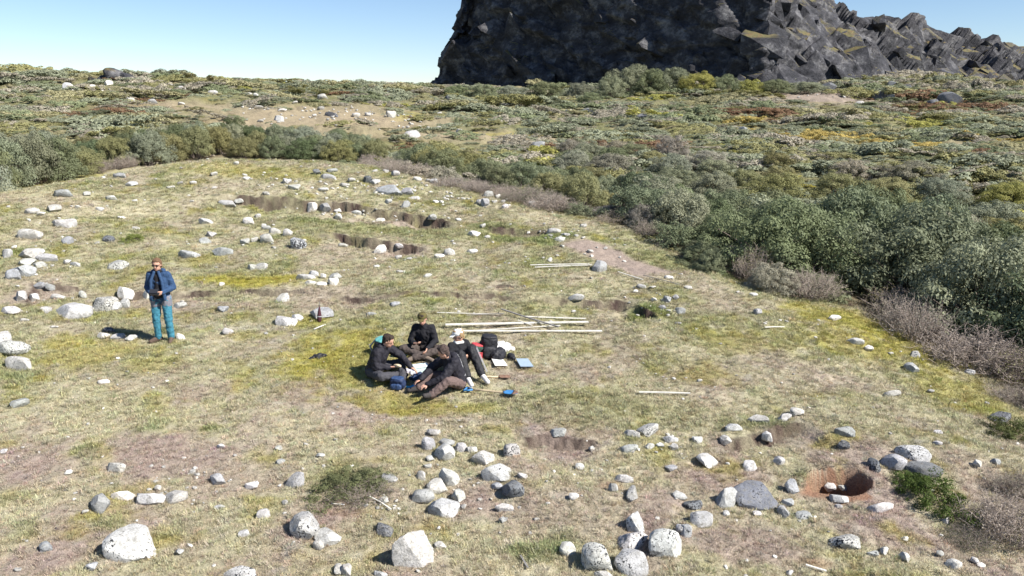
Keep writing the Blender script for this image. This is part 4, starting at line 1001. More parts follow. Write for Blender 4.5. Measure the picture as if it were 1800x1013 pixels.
for pl, L in bypl.items():
    L.sort(key=lambda b: b[1][0])
    ar = sorted([b[1][2] * b[1][3] for b in L])
    for i, (p_, s, o, word) in enumerate(L):
        big = 'large' if s[2] > 40 else ('middling' if s[2] > 20 else 'small')
        if len(L) == 1: lab = '%s %s stone %s' % (big, word, pl)
        else: lab = '%s %s stone %s, %s' % (big, word, pl, 'leftmost' if i == 0 else ('rightmost' if i == len(L) - 1 else '%s from left' % ordinal(i)))
        tag(o, lab, 'stone', 'stones ' + pl)
# the smallest stones and countless pebbles, one piece of stuff
def build_pebbles():
    rs = np.random.RandomState(14)
    pm = []
    for k in range(4):
        me = STONEM[k].copy(); me.name = 'pebble'
        pm.append(me)
    pts = []; scl = []; rot = []
    for s in stones[300:]:
        l, r_, sc = stone_xform(s); pts.append(l); scl.append(sc); rot.append(r_)
    x, y = polar_pts(rs, 1500, 7, 38, 1.3, 36)
    k = (np.hypot(x, y) < edge_r(x, y)) & (fbm(x, y, 0.5, 3, 33.0) + rs.rand(len(x)) * 0.8 > 0.35)
    x, y = x[k], y[k]
    for px, py, rx, ry, m in [(690, 335, 75, 25, 60), (505, 325, 40, 14, 14), (590, 335, 40, 12, 18), (800, 345, 60, 18, 26), (880, 360, 40, 10, 16), (600, 372, 70, 10, 20), (980, 415, 40, 12, 18), (60, 470, 50, 30, 22), (130, 545, 70, 25, 16),
                          (1160, 545, 40, 25, 16), (300, 870, 80, 25, 14), (800, 850, 70, 50, 20), (1170, 790, 70, 25, 16), (560, 200, 150, 22, 60), (700, 215, 80, 14, 30), (140, 155, 60, 8, 14), (280, 150, 70, 8, 16), (1450, 165, 90, 12, 20), (330, 830, 90, 30, 14), (680, 890, 40, 25, 16)]:
        for _ in range(m):
            P = at(px + rs.normal(0, .5) * rx, py + rs.normal(0, .5) * ry); x = np.append(x, P.x); y = np.append(y, P.y)
    z = H(x, y); n = len(x)
    sz = rs.uniform(0.012, 0.035, n) * (1 + 0.6 * (rs.rand(n) < 0.12)) * np.clip(np.hypot(x, y) / 13.0, 1, 5)
    pts = np.concatenate([np.array(pts).reshape(-1, 3), np.stack([x, y, z + sz * 0.3], 1)]); scl = np.concatenate([np.array(scl).reshape(-1, 3), np.stack([sz, sz * .8, sz * .6], 1)])
    rot = np.concatenate([np.array(rot).reshape(-1, 3), np.stack([0 * x, 0 * x, rs.uniform(0, 6.28, n)], 1)])
    mp, nt, b = new_mat('pebble_stone')
    a = N(nt, 'ShaderNodeAttribute', attribute_name='tint', attribute_type='INSTANCER'); g = N(nt, 'ShaderNodeNewGeometry')
    nn = noise_node(nt, 30, 4, 0.7, g.outputs['Position']); rr = ramp(nt, nn.outputs[0], [(0.35, 0.5), (0.55, 1.05)])
    nt.links.new(mixc(nt, 1.0, a.outputs['Color'], rr.outputs[0], 'MULTIPLY'), b.inputs['Base Color']); b.inputs['Roughness'].default_value = 0.9
    for me in pm: me.materials[0] = mp
    nn_ = len(pts); tint = np.array([0.5, 0.485, 0.45]) * rs.uniform(0.55, 1.25, (nn_, 1))
    scatter('pebbles', pts, scl, rot, tint, pm, rs.randint(0, 4, nn_), 'small pale pebbles strewn over the mound', 'pebbles', None)
build_pebbles()
# dark rock knob on the left skyline
kp = hit(205, 142, h_base)
oc = empty('rock_outcrop', (kp.x, kp.y, kp.z + 0.1))
for dx, dz, sx, sz, ry, k in [(-0.1, 0.35, 1.3, 0.85, 0.30, 5), (-1.4, 0.10, 1.0, 0.45, -0.1, 7), (1.4, 0.15, 1.3, 0.5, 0.35, 9), (-2.5, 0.0, 0.8, 0.35, 0.1, 12)]:
    me = STONEM[k].copy(); me.name = 'rock_block'; me.materials[0] = M['rock']
    obj('rock_block', me, oc, (dx, 0, dz), (0.1, ry, 0.2), (sx, 1.2, sz))
tag(oc, 'dark rock outcrop poking above the skyline at left', 'rock')

# ------------------------------------------------------------------ people
class Blob:
    """overlapping tapered capsules and ellipsoids that a voxel remesh fuses into one continuous surface"""
    def __init__(s): s.v = []; s.f = []
    def _add(s, V, F):
        b = len(s.v); s.v += [tuple(p) for p in V]; s.f += [tuple(i + b for i in q) for q in F]; return s
    def cap(s, p0, p1, r0, r1, seg=14, flat=None):
        p0 = Vector(p0); p1 = Vector(p1); d = p1 - p0; L = d.length
        q = d.to_track_quat('Z', 'Y') if L > 1e-6 else Quaternion()
        prof = []
        for k in range(7):
            a = -math.pi / 2 + math.pi / 2 * k / 6; prof.append((r0 * math.cos(a), r0 * math.sin(a)))
        for k in range(7):
            a = math.pi / 2 * k / 6; prof.append((r1 * math.cos(a), L + r1 * math.sin(a)))
        V = []; F = []
        for (r, h) in prof:
            for j in range(seg):
                an = 2 * math.pi * j / seg
                V.append(p0 + q @ Vector((max(r, 1e-4) * math.cos(an), max(r, 1e-4) * math.sin(an), h)))
        n = len(prof)
        for i in range(n - 1):
            for j in range(seg):
                j2 = (j + 1) % seg; F.append((i * seg + j, i * seg + j2, (i + 1) * seg + j2, (i + 1) * seg + j))
        F.append(tuple(range(seg))[::-1]); F.append(tuple((n - 1) * seg + j for j in range(seg)))
        return s._add(V, F)
    def ell(s, c, r, rot=None, power=1.0):
        c = Vector(c); V = []; F = []; n, m = 12, 18
        def pw(a): return math.copysign(abs(a) ** power, a)
        for i in range(n + 1):
            a = -math.pi / 2 + math.pi * i / n
            for j in range(m):
                b = 2 * math.pi * j / m
                ca = max(math.cos(a), 1e-3)
                p = Vector((pw(ca) * pw(math.cos(b)) * r[0], pw(ca) * pw(math.sin(b)) * r[1], pw(math.sin(a)) * r[2]))
                V.append(c + (rot @ p if rot else p))
        for i in range(n):
            for j in range(m):
                j2 = (j + 1) % m; F.append((i * m + j, i * m + j2, (i + 1) * m + j2, (i + 1) * m + j))
        F.append(tuple(range(m))[::-1]); F.append(tuple(n * m + j for j in range(m)))
        return s._add(V, F)
    def build(s, name, mat, parent=None, voxel=0.012, smooth=3, wrinkle=0.0, wscale=0.09):
        me = mesh_from(name, s.v, s.f, mat)
        o = obj(name, me, parent)
        r = o.modifiers.new('fuse', 'REMESH'); r.mode = 'VOXEL'; r.voxel_size = voxel; r.use_smooth_shade = True
        if smooth:
            m = o.modifiers.new('soften', 'SMOOTH'); m.iterations = smooth; m.factor = 0.5
        if wrinkle:
            t = bpy.data.textures.new(name + '_folds', 'CLOUDS'); t.noise_scale = wscale; t.noise_depth = 3
            d = o.modifiers.new('folds', 'DISPLACE'); d.texture = t; d.strength = wrinkle; d.mid_level = 0.5; d.texture_coords = 'LOCAL'
        return o
def mesh_join(name, parts, mat, parent=None, smooth=False):
    v = []; f = []
    for V, F in parts:
        b = len(v); v += [tuple(p) for p in V]; f += [tuple(i + b for i in q) for q in F]
    return obj(name, mesh_from(name, v, f, mat, smooth), parent)
def box(c, s, rot=None, bevel=0.0):
    bm = bmesh.new(); bmesh.ops.create_cube(bm, size=1.0)
    for v in bm.verts: v.co = Vector((v.co.x * s[0], v.co.y * s[1], v.co.z * s[2]))
    if bevel: bmesh.ops.bevel(bm, geom=list(bm.edges), offset=bevel, segments=2, affect='EDGES', profile=0.6)
    bm.verts.ensure_lookup_table(); bm.verts.index_update()
    V = [Vector(c) + (rot @ v.co if rot else v.co) for v in bm.verts]; F = [[v.index for v in f.verts] for f in bm.faces]
    bm.free(); return V, F
def lathe(c, prof, axis=(0, 0, 1), seg=16):
    q = Vector(axis).to_track_quat('Z', 'Y'); V = []; F = []
    for r, h in prof:
        for j in range(seg):
            a = 2 * math.pi * j / seg; V.append(Vector(c) + q @ Vector((max(r, 1e-4) * math.cos(a), max(r, 1e-4) * math.sin(a), h)))
    n = len(prof)
    for i in range(n - 1):
        for j in range(seg):
            j2 = (j + 1) % seg; F.append((i * seg + j, i * seg + j2, (i + 1) * seg + j2, (i + 1) * seg + j))
    F.append(tuple(range(seg))[::-1]); F.append(tuple((n - 1) * seg + j for j in range(seg)))
    return V, F
def tube(path, r0, r1=None, sides=8):
    V, F = tubes([np.array([tuple(p) for p in path])], r0, r1 if r1 is not None else r0, sides)
    F = [tuple(q) for q in F]; n = len(V)
    F.append(tuple(range(sides))[::-1]); F.append(tuple(range(n - sides, n)))
    return list(map(tuple, V)), F

CLOTH = {}
def cloth(name, col, rough=0.9):
    if name not in CLOTH: CLOTH[name] = mat_plain(name, col, rough, 45, 0.22, 0.35)
    return CLOTH[name]
SKIN = mat_plain('skin', (0.52, 0.30, 0.22), 0.55, 60, 0.12, 0.1)
LIP = mat_plain('lips', (0.40, 0.16, 0.14), 0.5, 60, 0.1, 0)
EYE = mat_plain('eye_dark', (0.03, 0.025, 0.02), 0.3, 60, 0.1, 0)
def head_basis(f, roll=0.0):
    f = Vector(f).normalized(); up = Vector((0, 0, 1)); up = (up - f * up.dot(f)).normalized(); r = f.cross(up).normalized()
    m = Matrix((r, -f, up)).transposed()          # local x right-hand side, -y is the face, z up
    return m
def hand(b, w, d, n, side=1, curl=0.5):
    """palm, four fingers of unequal length and a thumb; w wrist, d direction, n palm normal"""
    w = Vector(w); d = Vector(d).normalized(); n = Vector(n); n = (n - d * n.dot(d)).normalized(); s = d.cross(n) * side
    for k in (-1, -0.33, 0.33, 1): b.cap(w + s * 0.018 * k, w + d * 0.085 + s * 0.028 * k, 0.017, 0.0135)
    for k, L in ((-1, 0.058), (-0.33, 0.070), (0.33, 0.076), (1, 0.068)):
        p = w + d * 0.088 + s * 0.028 * k
        a1 = 0.5 * curl; q = p + (d * math.cos(a1) + n * math.sin(a1)) * L * 0.5
        a2 = 1.5 * curl; e = q + (d * math.cos(a2) + n * math.sin(a2)) * L * 0.55
        b.cap(p, q, 0.0100, 0.0092, 8); b.cap(q, e, 0.0092, 0.0080, 8)
    p = w + d * 0.025 + s * 0.030; q = p + (s * 0.7 + d * 0.7 + n * 0.3).normalized() * 0.040; e = q + (d * 0.9 + n * 0.45 + s * 0.1).normalized() * 0.034
    b.cap(p, q, 0.0135, 0.0115, 8); b.cap(q, e, 0.0115, 0.0090, 8)
def person(name_label, loc, rz, J, top, legs, shoe, hair, scale=1.0, hat=None, extra=None):
    """J: joints in the person's own frame, facing -y. top, legs, shoe: (child name, material)"""
    root = empty('person', loc, rz); root.scale = (scale,) * 3
    tag(root, name_label, 'person')
    V3 = {k: (tuple(map(Vector, v)) if isinstance(v[0], (tuple, list)) else Vector(v)) for k, v in J.items() if k != 'curl'}
    pel, wst, chs, nek, hd = V3['pelvis'], V3['waist'], V3['chest'], V3['neck'], V3['head']
    rinv = Matrix.Rotation(-rz, 3, 'Z')
    hb = head_basis(rinv @ Vector(J['look'])); fwd = hb @ Vector((0, -1, 0)); hr = hb @ Vector((1, 0, 0)); hu = hb @ Vector((0, 0, 1))
    sh, el, wr, hn, pn = V3['shoulder'], V3['elbow'], V3['wrist'], V3['handdir'], V3['palm']
    hip, kn, an, toe = V3['hip'], V3['knee'], V3['ankle'], V3['toe']
    b = Blob()
    b.ell(hd + hu * 0.025, (0.077, 0.096, 0.098), hb); b.ell(hd - hu * 0.045 + fwd * 0.022, (0.058, 0.068, 0.072), hb)
    b.cap(hd - hu * 0.085 + fwd * 0.055, hd - hu * 0.08 + fwd * 0.065, 0.028, 0.024)
    b.cap(hd + hu * 0.012 + fwd * 0.090, hd - hu * 0.028 + fwd * 0.104, 0.010, 0.0155, 8)
    for s in (-1, 1): b.ell(hd + hr * 0.077 * s - hu * 0.005 - fwd * 0.005, (0.012, 0.020, 0.031), hb)
    b.cap(nek - (nek - chs) * 0.2, hd - hu * 0.06 - fwd * 0.015, 0.058, 0.052)
    b.cap(pel, wst, 0.125, 0.115); b.cap(wst, chs, 0.115, 0.12); b.cap(chs, nek, 0.11, 0.06)
    for i in (0, 1):
        b.cap(nek * .6 + chs * .4, sh[i], 0.06, 0.052); b.cap(sh[i], el[i], 0.050, 0.040); b.cap(el[i], wr[i], 0.040, 0.027)
        hand(b, wr[i], hn[i], pn[i], -1 if i == 0 else 1, J.get('curl', 0.6))
        b.cap(pel, hip[i], 0.11, 0.09); b.cap(hip[i], kn[i], 0.085, 0.058); b.cap(kn[i], an[i], 0.056, 0.038); b.cap(an[i], toe[i], 0.036, 0.028)
    b.build('body', SKIN, root, 0.0085, 2)
    # face
    for s in (-1, 1):
        e = Blob(); e.ell(hd + hr * 0.032 * s + hu * 0.012 + fwd * 0.090, (0.013, 0.008, 0.007), hb); e.build('eye', EYE, root, 0.003, 1)
    m = Blob(); m.cap(hd - hr * 0.022 - hu * 0.058 + fwd * 0.086, hd + hr * 0.022 - hu * 0.058 + fwd * 0.086, 0.007, 0.007, 8); m.build('mouth', LIP, root, 0.003, 1)
    # clothes: upper garment, trousers, shoes
    k = top.get('fat', 0.022); g = Blob()
    ax = (sh[1] - sh[0]).normalized()
    g.cap(pel + (wst - pel) * top.get('low', 0.2), wst, 0.125 + k, 0.118 + k); g.cap(wst, chs, 0.120 + k, 0.125 + k); g.cap(chs, nek, 0.115 + k, 0.060 + k * .6)
    for s in (-1, 1):
        g.cap(pel + (wst - pel) * (top.get('low', 0.2) + .05) + ax * 0.055 * s, chs + ax * 0.075 * s, 0.105 + k, 0.105 + k)
    for i in (0, 1):
        g.cap(nek * .5 + chs * .5, sh[i], 0.075 + k * .7, 0.058 + k); g.cap(sh[i], el[i], 0.058 + k, 0.048 + k); g.cap(el[i], el[i] + (wr[i] - el[i]) * 0.96, 0.048 + k * .9, 0.036 + k * .5)
    g.build(top['name'], top['mat'], root, 0.012, 2, 0.040, 0.07)
    g = Blob(); k = legs.get('fat', 0.016)
    g.cap(pel, pel + (wst - pel) * 0.75, 0.122 + k, 0.112 + k)
    for i in (0, 1):
        g.cap(pel, hip[i], 0.112 + k, 0.092 + k); g.cap(hip[i], kn[i], 0.090 + k, 0.064 + k); g.cap(kn[i], kn[i] + (an[i] - kn[i]) * 0.95, 0.063 + k, 0.052 + k)
    g.build(legs['name'], legs['mat'], root, 0.012, 2, 0.038, 0.06)
    for i in (0, 1):
        g = Blob(); d = (toe[i] - an[i]); dl = d.normalized()
        up = (an[i] - kn[i]).normalized() * -1
        g.cap(an[i] + up * 0.05, an[i], 0.050, 0.050); g.cap(an[i] - dl * 0.04 - up * 0.035, toe[i] - up * 0.01, 0.046, 0.042); g.cap(an[i], toe[i], 0.05, 0.036)
        g.build(shoe['name'], shoe['mat'], root, 0.009, 2)
    # hair
    if hair:
        g = Blob(); h = hair.get('len', 0.0)
        g.ell(hd + hu * 0.045 - fwd * 0.022, (0.088, 0.100, 0.092), hb); g.ell(hd + hu * 0.090 + fwd * 0.030, (0.070, 0.055, 0.040), hb)
        for s in (-1, 1): g.cap(hd + hr * 0.070 * s + hu * 0.05 - fwd * 0.01, hd + hr * 0.076 * s - hu * (0.01 + h) - fwd * 0.03, 0.026, 0.020)
        g.cap(hd - fwd * 0.065, hd - fwd * 0.070 - hu * (0.055 + h), 0.05, 0.04)
        g.build('hair', hair['mat'], root, 0.008, 2, 0.03, 0.03)
    if hat:
        g = Blob(); g.ell(hd + hu * 0.062 - fwd * 0.006, (0.093, 0.108, 0.078), hb); g.build('cap', hat, root, 0.008, 2)
        g = Blob()
        for s in (-1, -.5, 0, .5, 1): g.cap(hd + hu * 0.058 + fwd * 0.06 + hr * 0.055 * s, hd + hu * (0.040 - 0.008 * abs(s)) + fwd * (0.172 - 0.035 * abs(s)) + hr * 0.045 * s, 0.012, 0.008, 8)
        g.build('cap_brim', hat, root, 0.006, 2)
    return root, dict(hd=hd, hb=hb, fwd=fwd, hr=hr, hu=hu, V=V3)
def to_world(root, p):
    return Matrix.LocRotScale(Vector(root.location), root.rotation_euler.to_quaternion(), Vector(root.scale)) @ Vector(p)

# --- standing person with the drone controller
ps = at(291, 600); PSC = 145 * depth(ps) / (FPX * 1.76 * 0.955)
Jst = dict(pelvis=(0, 0.01, .93), waist=(0, 0, 1.06), chest=(0, 0.01, 1.28), neck=(0, 0, 1.46), head=(0, -0.02, 1.605), look=(0.05, -1, -0.12),
           shoulder=((-.165, .01, 1.395), (.165, .01, 1.395)), elbow=((-.25, .03, 1.13), (.25, .03, 1.13)), wrist=((-.115, -.20, 1.075), (.115, -.20, 1.075)),
           handdir=((.35, -.85, .1), (-.35, -.85, .1)), palm=((.8, .3, .3), (-.8, .3, .3)), curl=0.8,
           hip=((-.10, .01, .90), (.10, .01, .90)), knee=((-.125, -.02, .49), (.115, -.03, .49)), ankle=((-.14, .03, .085), (.12, .01, .085)), toe=((-.27, -.06, .035), (.15, -.16, .035)))
BLUE = cloth('blue_jacket_cloth', (0.028, 0.062, 0.135)); BLACKC = cloth('black_cloth', (0.014, 0.014, 0.018)); TEAL = cloth('teal_trouser_cloth', (0.045, 0.18, 0.25)); GREYC = cloth('grey_cloth', (0.17, 0.17, 0.20))
BROWNB = cloth('brown_boot_leather', (0.10, 0.07, 0.055)); HAIRB = cloth('brown_hair', (0.13, 0.075, 0.045)); HAIRD = cloth('dark_hair', (0.035, 0.025, 0.02))
st, hi = person('standing person in blue jacket and teal trousers looking down at a black controller', (ps.x, ps.y, ps.z - 0.01), R(4), Jst, dict(name='jacket', mat=BLUE, fat=0.018, low=0.0), dict(name='trousers', mat=TEAL, fat=0.014),
                dict(name='boot', mat=BROWNB), dict(mat=HAIRB, len=0.03), PSC)
g = Blob(); g.cap((0, -.045, 1.02), (0, -.055, 1.36), .105, .080); g.cap((0, -.045, 1.0), (0, -.05, 1.1), .115, .105); g.ell((0, -.01, 1.475), (.085, .085, .05)); g.build('fleece', BLACKC, st, 0.011, 3, 0.015)
g = Blob(); g.cap((0, .01, .95), (0, .01, 1.0), .145, .142); g.cap((-.10, .01, .90), (-.107, .0, .79), .112, .102); g.cap((.10, .01, .90), (.103, .0, .79), .112, .102); g.build('hip_panel', GREYC, st, 0.011, 3, 0.012)
for s in (-1, 1):
    g = Blob(); g.cap((.045 * s, -.10, 1.47), (.105 * s, -.150, 1.30), .030, .030); g.cap((.105 * s, -.150, 1.30), (.135 * s, -.155, 0.93), .030, .034); g.build('jacket_front', BLUE, st, 0.010, 3, 0.012)
g = Blob(); g.cap((-.08, .06, 1.47), (.08, .06, 1.47), .05, .05); g.cap((-.10, .0, 1.47), (-.085, .06, 1.46), .035, .04); g.cap((.10, .0, 1.47), (.085, .06, 1.46), .035, .04); g.build('hood', BLUE, st, 0.011, 3, 0.012)
GLASS = mat_plain('sunglass_lens', (0.015, 0.012, 0.012), 0.12, 50, 0.1, 0, spec=0.6)
g = Blob(); hd, hb, fw, hr, hu = hi['hd'], hi['hb'], hi['fwd'], hi['hr'], hi['hu']
for s in (-1, 1):
    g.ell(hd + hr * 0.036 * s + hu * 0.012 + fw * 0.100, (0.030, 0.010, 0.021), hb); g.cap(hd + hr * 0.064 * s + hu * 0.018 + fw * 0.09, hd + hr * 0.082 * s + hu * 0.015, 0.005, 0.004, 8)
g.cap(hd - hr * 0.03 + hu * 0.02 + fw * 0.104, hd + hr * 0.03 + hu * 0.02 + fw * 0.104, 0.006, 0.006, 8); g.build('sunglasses', GLASS, st, 0.004, 1)
BLKP = mat_plain('black_plastic', (0.02, 0.02, 0.022), 0.45, 40, 0.1, 0.05)
cr = empty('drone_controller', to_world(st, (0, -.315, 1.085)), R(4)); cr.scale = (PSC,) * 3
mesh_join('controller_body', [box((0, 0, 0), (.19, .095, .035), Matrix.Rotation(R(20), 3, 'X'), .012)], BLKP, cr)
mesh_join('screen', [box((0, -.01, .055), (.16, .010, .085), Matrix.Rotation(R(-35), 3, 'X'), .004)], mat_plain('screen_glass', (0.03, 0.032, 0.04), 0.15, 10, 0.05, 0), cr)
for s in (-1, 1): mesh_join('antenna', [tube([(.055 * s, .03, .01), (.06 * s, .06, .09)], .007)], BLKP, cr)
tag(cr, 'black drone controller held in both hands by the standing person', 'controller')

# --- four people sitting in a ring on the grass
def ground_at(px, py):
    p = at(px, py); return (p.x, p.y, p.z - 0.015)
# left person in black, facing right
A_rz = R(70)
JA = dict(pelvis=(0, .05, .14), waist=(0, .01, .27), chest=(0, -.09, .46), neck=(0, -.19, .61), head=(0, -.27, .735), look=(0.92, -0.25, -0.38),
          shoulder=((-.18, -.14, .555), (.18, -.14, .555)), elbow=((-.25, -.14, .30), (.22, -.40, .40)), wrist=((-.10, -.34, .27), (.12, -.66, .235)),
          handdir=((.35, -.9, 0), (0, -.85, -.4)), palm=((.5, .2, .8), (-.2, 0, -1)), hip=((-.10, .05, .14), (.10, .05, .14)), knee=((-.36, -.30, .17), (.34, -.34, .22)), ankle=((.06, -.44, .075), (-.06, -.58, .075)), toe=((.18, -.52, .05), (-.18, -.64, .05)))
DGREY = cloth('dark_grey_trouser_cloth', (0.055, 0.055, 0.065)); DARKSHOE = cloth('dark_shoe', (0.05, 0.045, 0.045)); BLACKJ = cloth('black_jacket_cloth', (0.018, 0.017, 0.024), 0.75)
pa, _ = person('seated person in black jacket at the left of the ring, holding bread', ground_at(662, 662), A_rz, JA, dict(name='jacket', mat=BLACKJ, fat=0.030, low=0.1), dict(name='trousers', mat=DGREY, fat=0.02), dict(name='shoe', mat=DARKSHOE), dict(mat=HAIRD, len=0.0), PSC)
g = Blob(); g.cap((-.09, -.15, .63), (.09, -.15, .63), .055, .055); g.cap((0, -.10, .62), (0, -.05, .55), .06, .05); g.build('hood', BLACKJ, pa, 0.012, 3, 0.012)
bread = cloth('bread_crust', (0.62, 0.50, 0.34))
pw = to_world(pa, (-.045, -.47, .295)); g = Blob(); g.ell((0, 0, 0), (.085, .055, .030), None, .8); o = g.build('bread_slice', bread, None, 0.008, 2, 0.012, 0.03); o.location = pw; o.rotation_euler = (.5, .2, A_rz + 1.2)
tag(o, 'pale bread slice in the left seated person\'s hand', 'bread')
# back person in olive cap, cross-legged, facing the camera
JB = dict(pelvis=(0, .06, .14), waist=(0, .05, .28), chest=(0, .0, .48), neck=(0, -.05, .645), head=(0, -.10, .775), look=(-0.10, -0.9, -0.32),
          shoulder=((-.155, -.02, .575), (.155, -.02, .575)), elbow=((-.25, -.08, .33), (.25, -.08, .33)), wrist=((-.13, -.30, .335), (.12, -.34, .24)),
          handdir=((.75, -.5, .1), (-.1, -.8, -.35)), palm=((.2, .2, .9), (-.6, .2, .4)), hip=((-.10, .06, .14), (.10, .06, .14)), knee=((-.37, -.24, .20), (.37, -.24, .20)), ankle=((.10, -.40, .09), (-.12, -.46, .09)), toe=((.24, -.46, .05), (-.24, -.54, .05)))
OLIVEC = cloth('olive_cap_cloth', (0.10, 0.085, 0.03)); BRNT = cloth('dark_brown_trouser_cloth', (0.075, 0.06, 0.055)); BOOTL = cloth('light_boot', (0.17, 0.135, 0.11))
pb, _ = person('seated person in black sweater and olive cap, cross-legged at the back of the ring', ground_at(746, 623), R(-5), JB, dict(name='sweater', mat=BLACKC, fat=0.016, low=0.1), dict(name='trousers', mat=BRNT, fat=0.02), dict(name='boot', mat=BOOTL), dict(mat=HAIRD, len=0.0), PSC, OLIVEC)
# right person in white cap, knees drawn up
D_rz = R(34)
JD = dict(pelvis=(0, .10, .14), waist=(0, .11, .27), chest=(0, .06, .46), neck=(0, .02, .615), head=(-.02, -.01, .745), look=(-0.93, -0.40, -0.30),
          shoulder=((-.155, .03, .55), (.155, .05, .55)), elbow=((-.27, -.06, .32), (.25, -.10, .36)), wrist=((-.10, -.22, .36), (.05, -.24, .38)),
          handdir=((.6, -.5, .3), (-.7, -.4, .2)), palm=((.3, .6, .4), (-.3, .6, .4)), hip=((-.10, .10, .14), (.10, .10, .14)), knee=((-.13, -.27, .47), (.12, -.25, .52)), ankle=((-.16, -.55, .12), (.13, -.58, .12)), toe=((-.18, -.72, .04), (.14, -.76, .04)))
TRACK = cloth('black_track_trouser_cloth', (0.02, 0.02, 0.024), 0.7); WHITEC = cloth('white_cloth', (0.72, 0.71, 0.69)); WSHOE = cloth('white_trainer', (0.62, 0.60, 0.60)); HAIRF = cloth('fair_hair', (0.28, 0.19, 0.10))
pd, hid = person('seated person in white cap and striped black trousers, knees drawn up', ground_at(808, 655), D_rz, JD, dict(name='jacket', mat=BLACKC, fat=0.022, low=0.1), dict(name='trousers', mat=TRACK, fat=0.026), dict(name='trainer', mat=WSHOE), dict(mat=HAIRF, len=0.01), PSC, WHITEC)
for s, x in ((0, -.095), (1, .095)):
    kn, an = Vector(JD['knee'][s]), Vector(JD['ankle'][s]); hp = Vector(JD['hip'][s])
    for dx in (x * .72, x * .92):
        g = Blob(); g.cap(kn + Vector((dx, -.045, .03)), an + Vector((dx * .95, -.055, .06)), .007, .007, 8); g.cap(kn + Vector((dx, -.02, .045)), hp + Vector((dx * 1.25, -.12, .14)), .007, .007, 8); g.build('stripe', cloth('stripe_grey', (0.38, 0.38, 0.40)), pd, 0.006, 1)
g = Blob(); g.cap((-.07, -.03, .615), (.05, -.04, .615), .030, .030); g.cap((-.08, .03, .63), (-.07, -.03, .615), .028, .028); g.build('collar', WHITEC, pd, 0.009, 2)
# front person in black jacket and brown trousers, facing left, one arm reaching in
C_rz = R(-62)
JC = dict(pelvis=(0, .10, .14), waist=(0, .09, .28), chest=(.0, .0, .47), neck=(0, -.09, .62), head=(0, -.17, .74), look=(-0.9, 0.35, -0.38),
          shoulder=((-.18, -.04, .57), (.18, -.04, .57)), elbow=((-.26, -.28, .40), (.22, -.28, .34)), wrist=((-.16, -.55, .24), (.10, -.53, .23)),
          handdir=((0, -.9, -.3), (0, -.9, -.25)), palm=((.2, 0, -1), (-.2, 0, -1)), hip=((-.10, .10, .14), (.10, .10, .14)), knee=((-.25, -.30, .28), (.30, -.22, .30)), ankle=((-.20, -.58, .075), (.26, -.52, .085)), toe=((-.24, -.74, .05), (.31, -.66, .12)))
BRN2 = cloth('brown_trouser_cloth', (0.13, 0.092, 0.085)); HAIRG = cloth('greyish_brown_hair', (0.07, 0.05, 0.045))
pc, _ = person('seated person in black hooded jacket and brown trousers at the front of the ring', ground_at(796, 684), C_rz, JC, dict(name='jacket', mat=BLACKJ, fat=0.034, low=0.0), dict(name='trousers', mat=BRN2, fat=0.02), dict(name='boot', mat=DARKSHOE), dict(mat=HAIRG, len=0.0), PSC)
g = Blob(); g.cap((-.10, .0, .64), (.10, .0, .64), .06, .06); g.cap((0, .03, .64), (0, .10, .53), .075, .055); g.build('hood', BLACKJ, pc, 0.012, 3, 0.014)

# ------------------------------------------------------------------ bags and gear around the ring
def backpack(label, px, py, w, d, h, mat, pocket, strapm, rz=0.0, tilt=(0, 0), accent=None, cat='backpack', name='backpack'):
    p = at(px, py); r = empty(name, (p.x, p.y, p.z - .02), rz)
    r.rotation_euler = (tilt[0], tilt[1], rz)
    g = Blob(); g.ell((0, 0, h * .45), (w / 2, d / 2, h * .50), None, .8); g.ell((0, -.02, h * .80), (w * .44, d * .46, h * .24), None, .75); g.build('main_bag', mat, r, .012, 3, .035, .08)
    g = Blob(); g.ell((0, -d * .50, h * .34), (w * .36, d * .20, h * .26), None, .6); g.build('pocket', pocket, r, .010, 3, .02, .05)
    g = Blob(); g.ell((0, -d * .06, h * .97), (w * .40, d * .46, h * .085), None, .7); g.build('lid', pocket, r, .010, 3, .02, .05)
    for s in (-1, 1):
        g = Blob(); g.cap((w * .22 * s, d * .42, h * .85), (w * .30 * s, d * .75, h * .45), .020, .020, 8); g.cap((w * .30 * s, d * .75, h * .45), (w * .28 * s, d * .45, h * .1), .020, .016, 8); g.build('strap', strapm, r, .008, 2)
    if accent:
        mesh_join('zip_band', [tube([(-w * .40, -d * .42, h * .56), (-w * .15, -d * .66, h * .60), (w * .15, -d * .66, h * .60), (w * .40, -d * .42, h * .56)], .013)], accent, r, True)
    tag(r, label, cat); return r
BLKN = cloth('black_pack_nylon', (0.022, 0.022, 0.027), 0.6); REDN = cloth('red_nylon', (0.42, 0.055, 0.065), 0.6); TEALN = cloth('teal_nylon', (0.09, 0.27, 0.27), 0.6); NAVY = cloth('navy_nylon', (0.02, 0.034, 0.085), 0.65); GREENN = cloth('dark_green_nylon', (0.04, 0.075, 0.06), 0.7); GRN = cloth('grey_strap', (0.35, 0.36, 0.38))
backpack('black backpack standing behind the white-capped person', 856, 627, .38, .26, .46, BLKN, BLKN, GRN, R(15), (.05, .1))
backpack('red and dark green backpack right behind the white-capped person\'s back', 832, 632, .32, .22, .34, GREENN, REDN, REDN, R(40), (.1, .25), REDN)
backpack('black and teal backpack behind the left seated person', 668, 622, .34, .24, .36, BLKN, TEALN, GRN, R(60), (.2, -.1), TEALN)
backpack('navy blue bag between the left and front seated persons', 700, 682, .30, .20, .22, NAVY, cloth('blue_nylon', (0.035, 0.065, 0.15), .6), NAVY, R(-15), (0, 0), None, 'bag', 'bag')
